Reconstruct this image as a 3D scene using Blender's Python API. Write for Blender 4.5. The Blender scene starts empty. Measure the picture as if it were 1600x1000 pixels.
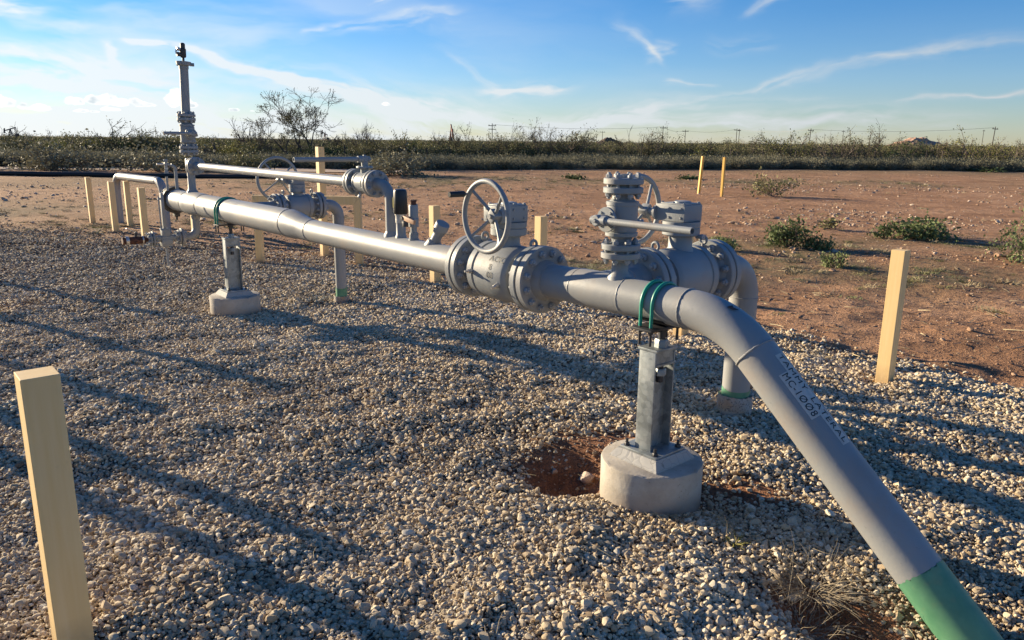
import bpy, math, random
import numpy as np
from mathutils import Vector, Matrix, Euler
R = math.radians
random.seed(7)
scene = bpy.context.scene
col = scene.collection

# ------------------------------------------------------------------ constants of the place
AX, AY = .70, 3.49                       # foot of the near pipe support
LD = Vector((-.650, .760, 0)).normalized()   # the pipeline runs this way
LQ = Vector((LD.y, -LD.x, 0))            # sideways, away from the viewer
LANG = math.atan2(LD.y, LD.x)
SUN_EL, SUN_AZ = R(13.0), R(147.5)       # azimuth of the sun as an angle from +X
SUN_DIR = Vector((math.cos(SUN_EL)*math.cos(SUN_AZ), math.cos(SUN_EL)*math.sin(SUN_AZ), math.sin(SUN_EL)))
Z1, Z2 = .962, .985                      # axis height of the small and the large line

def W(t, o=0, z=0):
    return Vector((AX, AY, 0)) + LD*t + LQ*o + Vector((0, 0, z))

# ------------------------------------------------------------------ noise and terrain
def _h(ix, iy, s):
    v = np.sin(ix*127.1 + iy*311.7 + s*74.7)*43758.5453
    return v - np.floor(v)
def vnoise(x, y, s=0):
    x = np.asarray(x, float); y = np.asarray(y, float)
    ix = np.floor(x); iy = np.floor(y); fx = x-ix; fy = y-iy
    fx = fx*fx*(3-2*fx); fy = fy*fy*(3-2*fy)
    a = _h(ix, iy, s); b = _h(ix+1, iy, s); c = _h(ix, iy+1, s); d = _h(ix+1, iy+1, s)
    return (a*(1-fx)+b*fx)*(1-fy) + (c*(1-fx)+d*fx)*fy
def fbm(x, y, s=0, o=3):
    r = 0; a = .5; f = 1
    for i in range(o):
        r = r + a*vnoise(np.asarray(x)*f, np.asarray(y)*f, s+i*13); a *= .5; f *= 2.1
    return r/(1-.5**o)
def sstep(a, b, x):
    t = np.clip((x-a)/(b-a), 0, 1); return t*t*(3-2*t)
def gauss(x, y, cx, cy, rx, ry=None, ang=0):
    ry = ry or rx
    dx = x-cx; dy = y-cy; c, s = math.cos(ang), math.sin(ang)
    u = (dx*c+dy*s)/rx; v = (-dx*s+dy*c)/ry
    return np.exp(-(u*u+v*v))
def base_z(y):
    return np.where(y < 16, -.013*np.maximum(0, y-2.5), -.1755-.003*(np.minimum(y, 30)-16))
PITS = [(.33, 3.76, .22, .21, .3, .20), (1.26, 2.46, .30, .19, -.85, .15), (.98, 3.33, .16, .2, .2, .03)]
def pit(x, y):
    r = 0
    for (cx, cy, rx, ry, a, d) in PITS: r = r + d*gauss(x, y, cx, cy, rx, ry, a)
    return r
def height(x, y):
    x = np.asarray(x, float); y = np.asarray(y, float)
    near = 1-sstep(14, 40, np.hypot(x, y))
    und = (fbm(x*1.6, y*1.6, 3)-.5)*.085*near + (fbm(x*4.2, y*4.2, 9, 2)-.5)*.062*near*(1-sstep(5, 11, y))
    far = (fbm(x*.12, y*.12, 5)-.5)*.25*sstep(14, 40, np.hypot(x, y))*(1-sstep(300, 900, np.hypot(x, y)))
    flat = np.exp(-(((x-AX)**2+(y-AY)**2)/.45**2)**2)
    for (cx, cy) in ((-2.876, 7.671),): flat = np.maximum(flat, np.exp(-(((x-cx)**2+(y-cy)**2)/.5**2)**2))
    return base_z(y) + und*(1-flat) + far - pit(x, y)
def pad_mask(x, y):
    """1 on the gravel pad, 0 on the bare dirt"""
    x = np.asarray(x, float); y = np.asarray(y, float)
    px = np.array([-60, -14, -8.2, -5, -2.3, .2, 2.45, 3.7, 5.2, 8, 60.])
    py = np.array([16.5, 16.0, 14.0, 13.0, 11.6, 8.9, 6.95, 5.3, 3.2, -1, -60.])
    edge = np.interp(x, px, py)
    n = (fbm(x*1.1, y*1.1, 21)-.5)*1.5
    wid = .25 + .15*np.maximum(0, y-5)
    return 1-sstep(-wid, wid, (y-edge)*.75+n*(.35+.08*np.maximum(0, y-5)))
def soil_mask(x, y):
    """1 where red soil lies bare in the pad"""
    m = 1.8*gauss(x, y, .33, 3.78, .29, .27, .3)+1.5*gauss(x, y, 1.26, 2.46, .34, .22, -.85)+1.1*gauss(x, y, .72, 4.16, .50, .30, -.3)+1.0*gauss(x, y, 1.20, 3.48, .30, .18, -.4)
    return np.clip(m, 0, 1)
def hz(x, y): return float(height(np.array([x]), np.array([y]))[0])

# ------------------------------------------------------------------ mesh builder
class MB:
    def __init__(s): s.v = []; s.f = []; s.m = []
    def add(s, vs, fs, mi=0):
        o = len(s.v); s.v.extend([tuple(v) for v in vs]); s.f.extend([tuple(i+o for i in f) for f in fs]); s.m.extend([mi]*len(fs)); return s
    def lathe(s, prof, org=(0, 0, 0), ax=(0, 0, 1), n=32, mi=0, cap=True):
        """prof: list of (distance along the axis, radius)"""
        org = Vector(org); a = Vector(ax).normalized()
        u = a.orthogonal().normalized(); w = a.cross(u)
        vs = []; fs = []
        for (d, r) in prof:
            for k in range(n):
                t = 2*math.pi*k/n
                vs.append(org+a*d+u*(r*math.cos(t))+w*(r*math.sin(t)))
        for i in range(len(prof)-1):
            for k in range(n):
                k2 = (k+1) % n
                fs.append((i*n+k, i*n+k2, (i+1)*n+k2, (i+1)*n+k))
        if cap:
            fs.append(tuple(reversed(range(n)))); fs.append(tuple(range((len(prof)-1)*n, len(prof)*n)))
        return s.add(vs, fs, mi)
    def cyl(s, p0, p1, r, n=20, r1=None, mi=0, bev=0):
        p0 = Vector(p0); p1 = Vector(p1); L = (p1-p0).length; r1 = r if r1 is None else r1
        if bev: pr = [(0, r-bev), (bev, r), (L-bev, r1), (L, r1-bev)]
        else: pr = [(0, r), (L, r1)]
        return s.lathe(pr, p0, p1-p0, n, mi)
    def tube(s, pts, rad, n=16, mi=0, closed=False, cap=True):
        pts = [Vector(p) for p in pts]; N = len(pts)
        if not isinstance(rad, (list, tuple)): rad = [rad]*N
        tang = []
        for i in range(N):
            if closed: t = pts[(i+1) % N]-pts[i-1]
            else: t = pts[min(i+1, N-1)]-pts[max(i-1, 0)]
            tang.append(t.normalized())
        u = tang[0].orthogonal().normalized(); vs = []; fs = []
        for i in range(N):
            u = (u-tang[i]*u.dot(tang[i])).normalized(); w = tang[i].cross(u)
            for k in range(n):
                a = 2*math.pi*k/n
                vs.append(pts[i]+u*(rad[i]*math.cos(a))+w*(rad[i]*math.sin(a)))
        M = N if closed else N-1
        for i in range(M):
            j = (i+1) % N
            for k in range(n):
                k2 = (k+1) % n; fs.append((i*n+k, i*n+k2, j*n+k2, j*n+k))
        if cap and not closed:
            fs.append(tuple(reversed(range(n)))); fs.append(tuple(range((N-1)*n, N*n)))
        return s.add(vs, fs, mi)
    def box(s, lo, hi, mi=0, bev=0, rot=None, org=(0, 0, 0)):
        lo = Vector(lo); hi = Vector(hi); org = Vector(org)
        if bev <= 0:
            vs = [Vector((x, y, z)) for x in (lo.x, hi.x) for y in (lo.y, hi.y) for z in (lo.z, hi.z)]
            fs = [(0, 1, 3, 2), (4, 6, 7, 5), (0, 4, 5, 1), (2, 3, 7, 6), (0, 2, 6, 4), (1, 5, 7, 3)]
        else:
            b = bev; bm = bmesh_box(lo, hi, b); vs, fs = bm
        if rot is not None: vs = [org+rot@Vector(v) for v in vs]
        return s.add(vs, fs, mi)
    def prism(s, poly, p0, ax, h, mi=0, u=None):
        """poly of (a, b) in the plane square to ax, swept h along ax from p0"""
        a = Vector(ax).normalized(); u = Vector(u) if u else a.orthogonal(); u = (u-a*u.dot(a)).normalized(); w = a.cross(u)
        p0 = Vector(p0); n = len(poly)
        vs = [p0+u*x+w*y for x, y in poly]+[p0+a*h+u*x+w*y for x, y in poly]
        fs = [tuple(reversed(range(n))), tuple(range(n, 2*n))]+[(i, (i+1) % n, n+(i+1) % n, n+i) for i in range(n)]
        return s.add(vs, fs, mi)
    def hexa(s, p0, ax, r, h, mi=0):
        a = Vector(ax).normalized(); u = a.orthogonal().normalized(); w = a.cross(u); p0 = Vector(p0)
        vs = []; fs = []
        for (d, rr) in ((0, r), (h*.82, r), (h, r*.86)):
            for k in range(6):
                t = math.pi/3*k; vs.append(p0+a*d+u*(rr*math.cos(t))+w*(rr*math.sin(t)))
        for i in range(2):
            for k in range(6):
                fs.append((i*6+k, i*6+(k+1) % 6, (i+1)*6+(k+1) % 6, (i+1)*6+k))
        fs += [(5, 4, 3, 2, 1, 0), tuple(range(12, 18))]
        return s.add(vs, fs, mi)
    def mesh(s, name, smooth=35):
        me = bpy.data.meshes.new(name); me.from_pydata(s.v, [], s.f); me.update()
        if smooth:
            me.polygons.foreach_set('use_smooth', [True]*len(me.polygons))
            me.set_sharp_from_angle(angle=R(smooth))
        return me
def bmesh_box(lo, hi, b):
    import bmesh
    bm = bmesh.new(); bmesh.ops.create_cube(bm, size=1)
    for v in bm.verts:
        v.co = Vector([(lo[i]+hi[i])/2+v.co[i]*(hi[i]-lo[i]) for i in range(3)])
    bmesh.ops.bevel(bm, geom=bm.edges[:], offset=b, segments=2, affect='EDGES', profile=.6)
    vs = [v.co.copy() for v in bm.verts]; bm.verts.index_update()
    fs = [tuple(v.index for v in f.verts) for f in bm.faces]; bm.free()
    return vs, fs

def obj(name, mb, mats, parent=None, smooth=35, label=None):
    me = mb.mesh(name, smooth) if isinstance(mb, MB) else mb
    if not isinstance(mats, (list, tuple)): mats = [mats]
    for m in mats: me.materials.append(m)
    if isinstance(mb, MB) and len(mats) > 1: me.polygons.foreach_set('material_index', mb.m)
    o = bpy.data.objects.new(name, me); col.objects.link(o)
    if parent: o.parent = parent
    if label: o['label'] = label
    return o
def tag(o, label, cat, group=None, kind=None):
    if label: o['label'] = label
    if cat: o['category'] = cat
    if group: o['group'] = group
    if kind: o['kind'] = kind
    return o
def thing(name, label, cat, loc=(0, 0, 0), rz=0, group=None, mat=None):
    o = bpy.data.objects.new(name, None); col.objects.link(o); o.empty_display_size = .1
    if mat is not None: o.matrix_world = mat
    else: o.location = loc; o.rotation_euler = (0, 0, rz)
    return tag(o, label, cat, group)
def frame(t, o=0, z=0):
    """line frame: local x runs along the pipeline, local -y is the far side"""
    return dict(loc=W(t, o, z), rz=LANG)
def axes(org, x, z):
    x = Vector(x).normalized(); z = Vector(z).normalized(); y = z.cross(x)
    m = Matrix((x, y, z)).transposed().to_4x4(); m.translation = Vector(org); return m
def children(o): return [c for c in bpy.data.objects if c.parent == o]
def copy_tree(o, parent=None):
    c = o.copy(); col.objects.link(c); c.parent = parent
    for ch in list(o.children): copy_tree(ch, c)
    return c

# ------------------------------------------------------------------ materials
class NT:
    def __init__(s, name):
        s.mat = bpy.data.materials.new(name); s.mat.use_nodes = True; s.t = s.mat.node_tree; s.n = s.t.nodes; s.l = s.t.links
        s.b = s.n['Principled BSDF']; s.out = s.n['Material Output']
    def node(s, ty, **kw):
        n = s.n.new(ty)
        for k, v in kw.items():
            if k.startswith('i_'):
                key = k[2:]; key = int(key) if key.isdigit() else key.replace('_', ' ')
                n.inputs[key].default_value = v
            else: setattr(n, k, v)
        return n
    def link(s, a, b): s.l.new(a, b)
    def coord(s, kind='Object'): return s.node('ShaderNodeTexCoord').outputs[kind]
    def noise(s, scale, detail=4, rough=.55, vec=None, dist=0):
        n = s.node('ShaderNodeTexNoise'); n.inputs['Scale'].default_value = scale; n.inputs['Detail'].default_value = detail
        n.inputs['Roughness'].default_value = rough; n.inputs['Distortion'].default_value = dist
        if vec is not None: s.link(vec, n.inputs['Vector'])
        return n.outputs['Fac']
    def ramp(s, fac, stops):
        r = s.node('ShaderNodeValToRGB'); e = r.color_ramp.elements
        while len(e) < len(stops): e.new(.5)
        for i, (p, c) in enumerate(stops):
            e[i].position = p; e[i].color = (c[0], c[1], c[2], 1) if not isinstance(c, (int, float)) else (c, c, c, 1)
        s.link(fac, r.inputs[0]); return r.outputs['Color']
    def mix(s, fac, a, b, blend='MIX'):
        m = s.node('ShaderNodeMix', data_type='RGBA', blend_type=blend)
        for val, idx in ((fac, 0), (a, 6), (b, 7)):
            if isinstance(val, bpy.types.NodeSocket): s.link(val, m.inputs[idx])
            elif isinstance(val, (int, float)) and idx == 0: m.inputs[0].default_value = val
            else: m.inputs[idx].default_value = (val[0], val[1], val[2], 1) if not isinstance(val, (int, float)) else (val, val, val, 1)
        return m.outputs[2]
    def math(s, op, a, b=None, clamp=False):
        m = s.node('ShaderNodeMath', operation=op); m.use_clamp = clamp
        for i, v in enumerate((a, b)):
            if v is None: continue
            if isinstance(v, bpy.types.NodeSocket): s.link(v, m.inputs[i])
            else: m.inputs[i].default_value = v
        return m.outputs[0]
    def bump(s, h, strength=.3, dist=.01):
        b = s.node('ShaderNodeBump'); b.inputs['Strength'].default_value = strength; b.inputs['Distance'].default_value = dist
        s.link(h, b.inputs['Height']); s.link(b.outputs[0], s.b.inputs['Normal'])
    def set(s, c=None, rough=None, metal=None, spec=None, trans=None):
        if c is not None:
            if isinstance(c, bpy.types.NodeSocket): s.link(c, s.b.inputs['Base Color'])
            else: s.b.inputs['Base Color'].default_value = (c[0], c[1], c[2], 1)
        if rough is not None:
            if isinstance(rough, bpy.types.NodeSocket): s.link(rough, s.b.inputs['Roughness'])
            else: s.b.inputs['Roughness'].default_value = rough
        if metal is not None: s.b.inputs['Metallic'].default_value = metal
        if spec is not None: s.b.inputs['Specular IOR Level'].default_value = spec
        return s.mat

def paint(name, c, rough=.38, dirt=.45, seam=.4, dirtcol=(.30, .22, .16)):
    s = NT(name); v = s.coord()
    n1 = s.noise(5, 5, .6, v); n2 = s.noise(38, 4, .6, v); n3 = s.noise(1.6, 3, .5, v)
    a = s.mix(s.ramp(n3, [(.3, 0), (.75, 1)]), [x*.90 for x in c], [x*1.05 for x in c])
    a = s.mix(s.math('MULTIPLY', s.ramp(n1, [(.52, 0), (.78, 1)]), dirt), a, dirtcol)
    a = s.mix(s.math('MULTIPLY', s.ramp(n2, [(.66, 0), (.76, 1)]), seam), a, [x*.6 for x in c])
    s.bump(s.math('ADD', n2, s.noise(120, 3, .7, v)), .22, .003)
    return s.set(a, s.ramp(n1, [(.3, rough-.06), (.8, rough+.18)]), spec=.45)
M_PAINT = paint('grey_pipe_paint', (.285, .29, .29), .45)
M_PAINT2 = paint('valve_paint', (.27, .285, .29), .46)
M_STEEL = None
def galv():
    s = NT('galvanised_steel'); v = s.coord()
    vo = s.node('ShaderNodeTexVoronoi'); vo.inputs['Scale'].default_value = 38; s.link(v, vo.inputs['Vector'])
    n = s.noise(9, 5, .65, v)
    a = s.ramp(n, [(.3, (.20, .225, .235)), (.55, (.30, .325, .33)), (.75, (.42, .43, .43))])
    bw = s.node('ShaderNodeRGBToBW'); s.link(vo.outputs['Color'], bw.inputs[0]); a = s.mix(.35, a, bw.outputs[0], 'SOFT_LIGHT')
    s.bump(n, .1, .003)
    return s.set(a, s.ramp(n, [(.3, .42), (.7, .62)]), metal=.55)
M_GALV = galv()
def simple(name, c, rough=.6, metal=0, var=.15, scale=20, bump=.15, bd=.004):
    s = NT(name); v = s.coord(); n = s.noise(scale, 5, .6, v)
    a = s.ramp(n, [(.3, [x*(1-var) for x in c]), (.72, [min(1, x*(1+var)) for x in c])])
    if bump: s.bump(n, bump, bd)
    return s.set(a, rough, metal)
M_DARK = simple('dark_steel', (.055, .055, .06), .5, .5)
M_BOLT = simple('bolt_paint', (.30, .31, .32), .42, .1, .25, 60)
M_GASKET = simple('dark_gasket', (.015, .015, .018), .7)
M_BLACK = simple('black_plastic', (.013, .014, .017), .38, 0, .1, 20, .05)
M_BLACKTAPE = simple('black_pipe_wrap', (.015, .016, .018), .6, 0, .3, 40, .5, .004)
M_GREEN = simple('green_rod_sleeve', (.012, .26, .18), .42, 0, .15, 30, .05)
M_RUST = simple('rusty_steel', (.09, .038, .026), .8, .1, .5, 30, .4)
M_RING = simple('dark_closure_steel', (.05, .045, .04), .6, .2, .4, 30, .3)
M_ORANGE = simple('weathered_orange_grip', (.45, .25, .14), .6, 0, .2, 30)
M_BRIGHT = simple('bare_bright_metal', (.55, .53, .5), .35, .6, .2, 40)
M_WOOD_LABEL = simple('yellow_sticker', (.7, .6, .06), .5, 0, .1)
M_INK = simple('black_ink', (.02, .02, .022), .6, 0, .1)
M_TAG = simple('pale_marking_tape', (.58, .51, .44), .6, 0, .12, 60, .03)
M_BRASS = simple('tan_brass_plug', (.42, .32, .21), .5, .2)
def coating():
    s = NT('green_coating'); v = s.coord()
    n = s.noise(12, 5, .6, v); n2 = s.noise(4, 4, .6, v)
    a = s.ramp(n, [(.3, (.075, .22, .125)), (.75, (.13, .31, .18))])
    a = s.mix(s.ramp(n2, [(.56, 0), (.66, .5)]), a, (.27, .27, .13))
    s.bump(n, .25, .004)
    return s.set(a, .5)
M_COAT = coating()
def concrete():
    s = NT('concrete'); v = s.coord()
    n = s.noise(6, 6, .65, v); n2 = s.noise(60, 3, .6, v)
    a = s.ramp(n, [(.25, (.27, .235, .19)), (.55, (.41, .37, .315)), (.8, (.49, .46, .41))])
    a = s.mix(s.ramp(n2, [(.64, 0), (.7, .55)]), a, (.17, .15, .125))
    sz = s.node('ShaderNodeSeparateXYZ'); s.link(v, sz.inputs[0])
    low = s.math('MULTIPLY', s.ramp(sz.outputs[2], [(0, 1), (.10, 0)]), s.ramp(n, [(.38, .1), (.62, .85)]))
    a = s.mix(low, a, (.25, .145, .085))
    s.bump(s.math('ADD', s.math('MULTIPLY', n2, .35), n), .5, .008)
    return s.set(a, .88)
M_CONC = concrete()
def grout():
    s = NT('cracked_grout'); v = s.coord()
    vo = s.node('ShaderNodeTexVoronoi', feature='DISTANCE_TO_EDGE'); vo.inputs['Scale'].default_value = 17
    nv = s.node('ShaderNodeTexNoise'); nv.inputs['Scale'].default_value = 8; s.link(v, nv.inputs['Vector'])
    s.link(s.mix(.12, v, nv.outputs['Color'], 'ADD'), vo.inputs['Vector'])
    a = s.ramp(vo.outputs['Distance'], [(.0, (.20, .19, .18)), (.025, (.36, .35, .33))])
    s.bump(vo.outputs['Distance'], .3, .01)
    return s.set(a, .8)
M_GROUT = grout()
def yellow(name, c, c2):
    s = NT(name); tc = s.coord(); sp = s.node('ShaderNodeMapping'); sp.inputs['Scale'].default_value = (14, 14, .8); s.link(tc, sp.inputs[0])
    n = s.noise(2.2, 5, .6, sp.outputs[0]); n2 = s.noise(7, 5, .65, tc)
    a = s.mix(s.ramp(n, [(.35, 0), (.7, 1)]), c, c2)
    a = s.mix(s.ramp(n2, [(.6, 0), (.85, .6)]), a, (.40, .30, .17))
    # mud splashed up from the ground
    sz = s.node('ShaderNodeSeparateXYZ'); s.link(tc, sz.inputs[0])
    low = s.math('MULTIPLY', s.ramp(sz.outputs[2], [(0, 1), (.16, 0)]), s.ramp(n2, [(.35, .2), (.65, .9)]))
    a = s.mix(low, a, (.27, .17, .10))
    s.bump(n, .15, .004)
    return s.set(a, .62)
M_YEL = yellow('yellow_post_paint', (.77, .53, .23), (.82, .60, .30))
M_YEL2 = yellow('yellow_stake_paint', (.72, .40, .06), (.80, .48, .10))
def sleeve():
    s = NT('rough_tan_wrap'); v = s.coord(); n = s.noise(70, 3, .7, v); n1 = s.noise(8, 3, .6, v)
    a = s.mix(s.ramp(n1, [(.35, 0), (.65, 1)]), (.38, .36, .33), (.42, .27, .17))
    a = s.mix(s.ramp(n, [(.55, 0), (.62, .8)]), a, (.10, .08, .07))
    s.bump(n, .7, .008); return s.set(a, .9)
M_SLEEVE = sleeve()

def ground_mat():
    s = NT('ground_soil'); v = s.coord()
    at = s.node('ShaderNodeAttribute', attribute_name='mask'); sp = s.node('ShaderNodeSeparateColor'); s.link(at.outputs['Color'], sp.inputs[0])
    n1 = s.noise(.55, 7, .62, v); n2 = s.noise(6, 6, .7, v); n3 = s.noise(45, 4, .7, v); n4 = s.noise(.08, 5, .6, v)
    dirt = s.ramp(n1, [(.30, (.27, .142, .076)), (.5, (.43, .236, .130)), (.70, (.56, .335, .20))])
    dirt = s.mix(s.ramp(n2, [(.40, .65), (.55, 0)]), dirt, (.22, .120, .066))
    dirt = s.mix(s.ramp(n3, [(.60, 0), (.72, .6)]), dirt, (.45, .30, .21))
    cover = s.ramp(n3, [(.35, (.07, .072, .035)), (.55, (.15, .14, .075)), (.75, (.22, .18, .11))])
    c = s.mix(s.math('MULTIPLY', sp.outputs[1], s.ramp(n2, [(.38, .35), (.56, 1)])), dirt, cover)
    pad = s.ramp(n3, [(.35, (.09, .065, .045)), (.6, (.19, .145, .10)), (.7, (.34, .28, .21))])
    c = s.mix(sp.outputs[0], c, pad)
    soil = s.ramp(n2, [(.3, (.15, .066, .034)), (.6, (.34, .16, .082)), (.8, (.44, .235, .135))])
    c = s.mix(sp.outputs[2], c, soil)
    # plains
    d = s.node('ShaderNodeVectorMath', operation='LENGTH'); s.link(v, d.inputs[0])
    far = s.node('ShaderNodeMapRange'); s.link(d.outputs['Value'], far.inputs[0]); far.inputs[1].default_value = 62; far.inputs[2].default_value = 85
    scrub = s.ramp(n4, [(.35, (.06, .055, .033)), (.6, (.10, .085, .055)), (.75, (.16, .12, .08))])
    c = s.mix(far.outputs[0], c, scrub)
    n5 = s.noise(2.2, 6, .75, v)
    h = s.math('ADD', s.math('MULTIPLY', n2, .6), s.math('ADD', s.math('MULTIPLY', n3, .2), s.math('MULTIPLY', n5, 1.2)))
    s.bump(h, 1.0, .14)
    return s.set(c, .95, spec=.2)
M_GROUND = ground_mat()
def stone_mat(name, stops, vary=.35):
    s = NT(name); oi = s.node('ShaderNodeObjectInfo'); v = s.coord()
    at = s.node('ShaderNodeAttribute', attribute_name='tint', attribute_type='INSTANCER')
    base = s.ramp(at.outputs['Fac'], stops)
    n = s.noise(60, 4, .7, v)
    c = s.mix(s.ramp(n, [(.35, .6), (.6, 0)]), base, (.22, .155, .09))
    s.bump(n, .5, .004)
    return s.set(c, .85, spec=.3)
M_STONE = stone_mat('gravel_stone', [(0, (.16, .10, .06)), (.12, (.36, .26, .155)), (.35, (.52, .41, .27)), (.6, (.62, .515, .36)), (.85, (.70, .61, .455)), (1, (.78, .72, .58))])
M_ROCK = stone_mat('field_rock', [(0, (.26, .145, .085)), (.35, (.38, .23, .145)), (.7, (.54, .40, .29)), (1, (.68, .56, .45))])
def leafmat(name, stops, rough=.7):
    s = NT(name); oi = s.node('ShaderNodeObjectInfo'); v = s.coord()
    n = s.noise(2.6, 3, .6, v)
    f = s.math('ADD', s.math('MULTIPLY', n, .75), s.math('MULTIPLY', oi.outputs['Random'], .3))
    c = s.ramp(f, stops)
    s.set(c, rough, spec=.2)
    tr = s.node('ShaderNodeBsdfTranslucent'); s.link(c, tr.inputs['Color'])
    mx = s.node('ShaderNodeMixShader'); mx.inputs[0].default_value = .14
    s.link(s.b.outputs[0], mx.inputs[1]); s.link(tr.outputs[0], mx.inputs[2]); s.link(mx.outputs[0], s.out.inputs['Surface'])
    return s.mat
M_LEAF_OLIVE = leafmat('olive_leaf', [(.25, (.09, .09, .04)), (.5, (.165, .16, .07)), (.75, (.26, .24, .11))])
M_LEAF_YEL = leafmat('yellow_green_leaf', [(.25, (.10, .11, .03)), (.5, (.18, .18, .05)), (.75, (.30, .27, .08))])
M_LEAF_GREY = leafmat('grey_sage_leaf', [(.25, (.13, .12, .075)), (.5, (.20, .19, .12)), (.75, (.28, .265, .175))])
M_LEAF_GREEN = leafmat('fresh_green_leaf', [(.25, (.075, .105, .04)), (.5, (.13, .165, .065)), (.75, (.20, .23, .09))])
M_LEAF_DARK = leafmat('dark_green_leaf', [(.25, (.035, .055, .02)), (.5, (.065, .09, .035)), (.75, (.10, .13, .05))])
M_TWIG = simple('grey_brown_twig', (.13, .10, .08), .85, 0, .25, 8, 0)
M_BARK = simple('dark_bark', (.075, .058, .046), .9, 0, .3, 20, .4)
M_STRAWGREY = simple('grey_dry_straw', (.27, .22, .15), .85, 0, .35, 6, 0)
M_STRAW = simple('dry_straw', (.36, .285, .17), .8, 0, .25, 6, 0)

# ------------------------------------------------------------------ ground sheet
def graded(lo, hi, step, far, g=1.14):
    a = list(np.arange(lo, hi+1e-6, step)); s = step; x = a[-1]
    while x < far: s *= g; x += s; a.append(x)
    s = step; x = a[0]; b = []
    while x > -far: s *= g; x -= s; b.append(x)
    return np.array(list(reversed(b))+a)
xs = graded(-7, 5, .05, 4200); ys = graded(1.2, 9, .05, 4200)
ys = ys[ys > -400]
X, Y = np.meshgrid(xs, ys); Zg = height(X, Y)
nx, ny = len(xs), len(ys)
me = bpy.data.meshes.new('ground')
me.vertices.add(nx*ny); me.vertices.foreach_set('co', np.stack([X, Y, Zg], -1).reshape(-1))
i = np.arange((ny-1)*(nx-1)); r_, c_ = i//(nx-1), i % (nx-1); a_ = r_*nx+c_
quads = np.stack([a_, a_+1, a_+nx+1, a_+nx], -1).astype(np.int32)
me.loops.add(quads.size); me.loops.foreach_set('vertex_index', quads.reshape(-1))
me.polygons.add(len(quads)); me.polygons.foreach_set('loop_start', np.arange(0, quads.size, 4, dtype=np.int32))
me.polygons.foreach_set('use_smooth', np.ones(len(quads), bool)); me.update(calc_edges=True)
PM = pad_mask(X, Y); SM = soil_mask(X, Y)
cov = np.clip(2.2*gauss(X, Y, 6.2, 12.2, 3.6, 1.9, -.12)+2.0*gauss(X, Y, 9.8, 13.4, 4.5, 1.7)+1.1*gauss(X, Y, 14, 40, 30, 4)+1.2*gauss(X, Y, 2.6, 10.6, 2.6, 1.0, -.3)+1.0*gauss(X, Y, -12, 36, 14, 7)+.9*gauss(X, Y, -12, 19, 9, 3.5), 0, 1)*np.clip(2.2*(fbm(X*.8, Y*.8, 41)-.28), 0, 1)
cov = np.clip(cov + sstep(44, 58, Y)*.7, 0, 1)
mk = np.stack([PM, cov, SM, np.ones_like(PM)], -1).reshape(-1)
at = me.color_attributes.new('mask', 'FLOAT_COLOR', 'POINT'); at.data.foreach_set('color', mk)
g = obj('ground', me, M_GROUND); tag(g, 'red dirt ground stretching to the horizon', 'ground', kind='structure')

# ------------------------------------------------------------------ scattering (only for what nobody could count)
def ico(sub, jit, sq, seed, sharp=24):
    import bmesh
    rnd = random.Random(seed)
    bm = bmesh.new(); bmesh.ops.create_icosphere(bm, subdivisions=sub, radius=.5)
    pl = [(Vector((rnd.gauss(0, 1), rnd.gauss(0, 1), rnd.gauss(0, 1))).normalized(), rnd.uniform(.25, .40)) for _ in range(13)]
    for v in bm.verts:
        for n, d in pl:                       # chip flat facets off the pebble
            e = v.co.dot(n)-d
            if e > 0: v.co -= n*e
        v.co = Vector((v.co.x*sq[0], v.co.y*sq[1], v.co.z*sq[2]))*(1+rnd.uniform(-jit, jit))
    me = bpy.data.meshes.new('pebble'); bm.to_mesh(me); bm.free()
    me.polygons.foreach_set('use_smooth', [True]*len(me.polygons)); me.set_sharp_from_angle(angle=R(sharp))
    return me
def proto_coll(name, meshes, mats):
    c = bpy.data.collections.new(name)
    for k, m in enumerate(meshes):
        if not m.materials:
            for mm in mats: m.materials.append(mm)
        o = bpy.data.objects.new('%s_%02d' % (name, k), m); c.objects.link(o)
    return c
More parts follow.
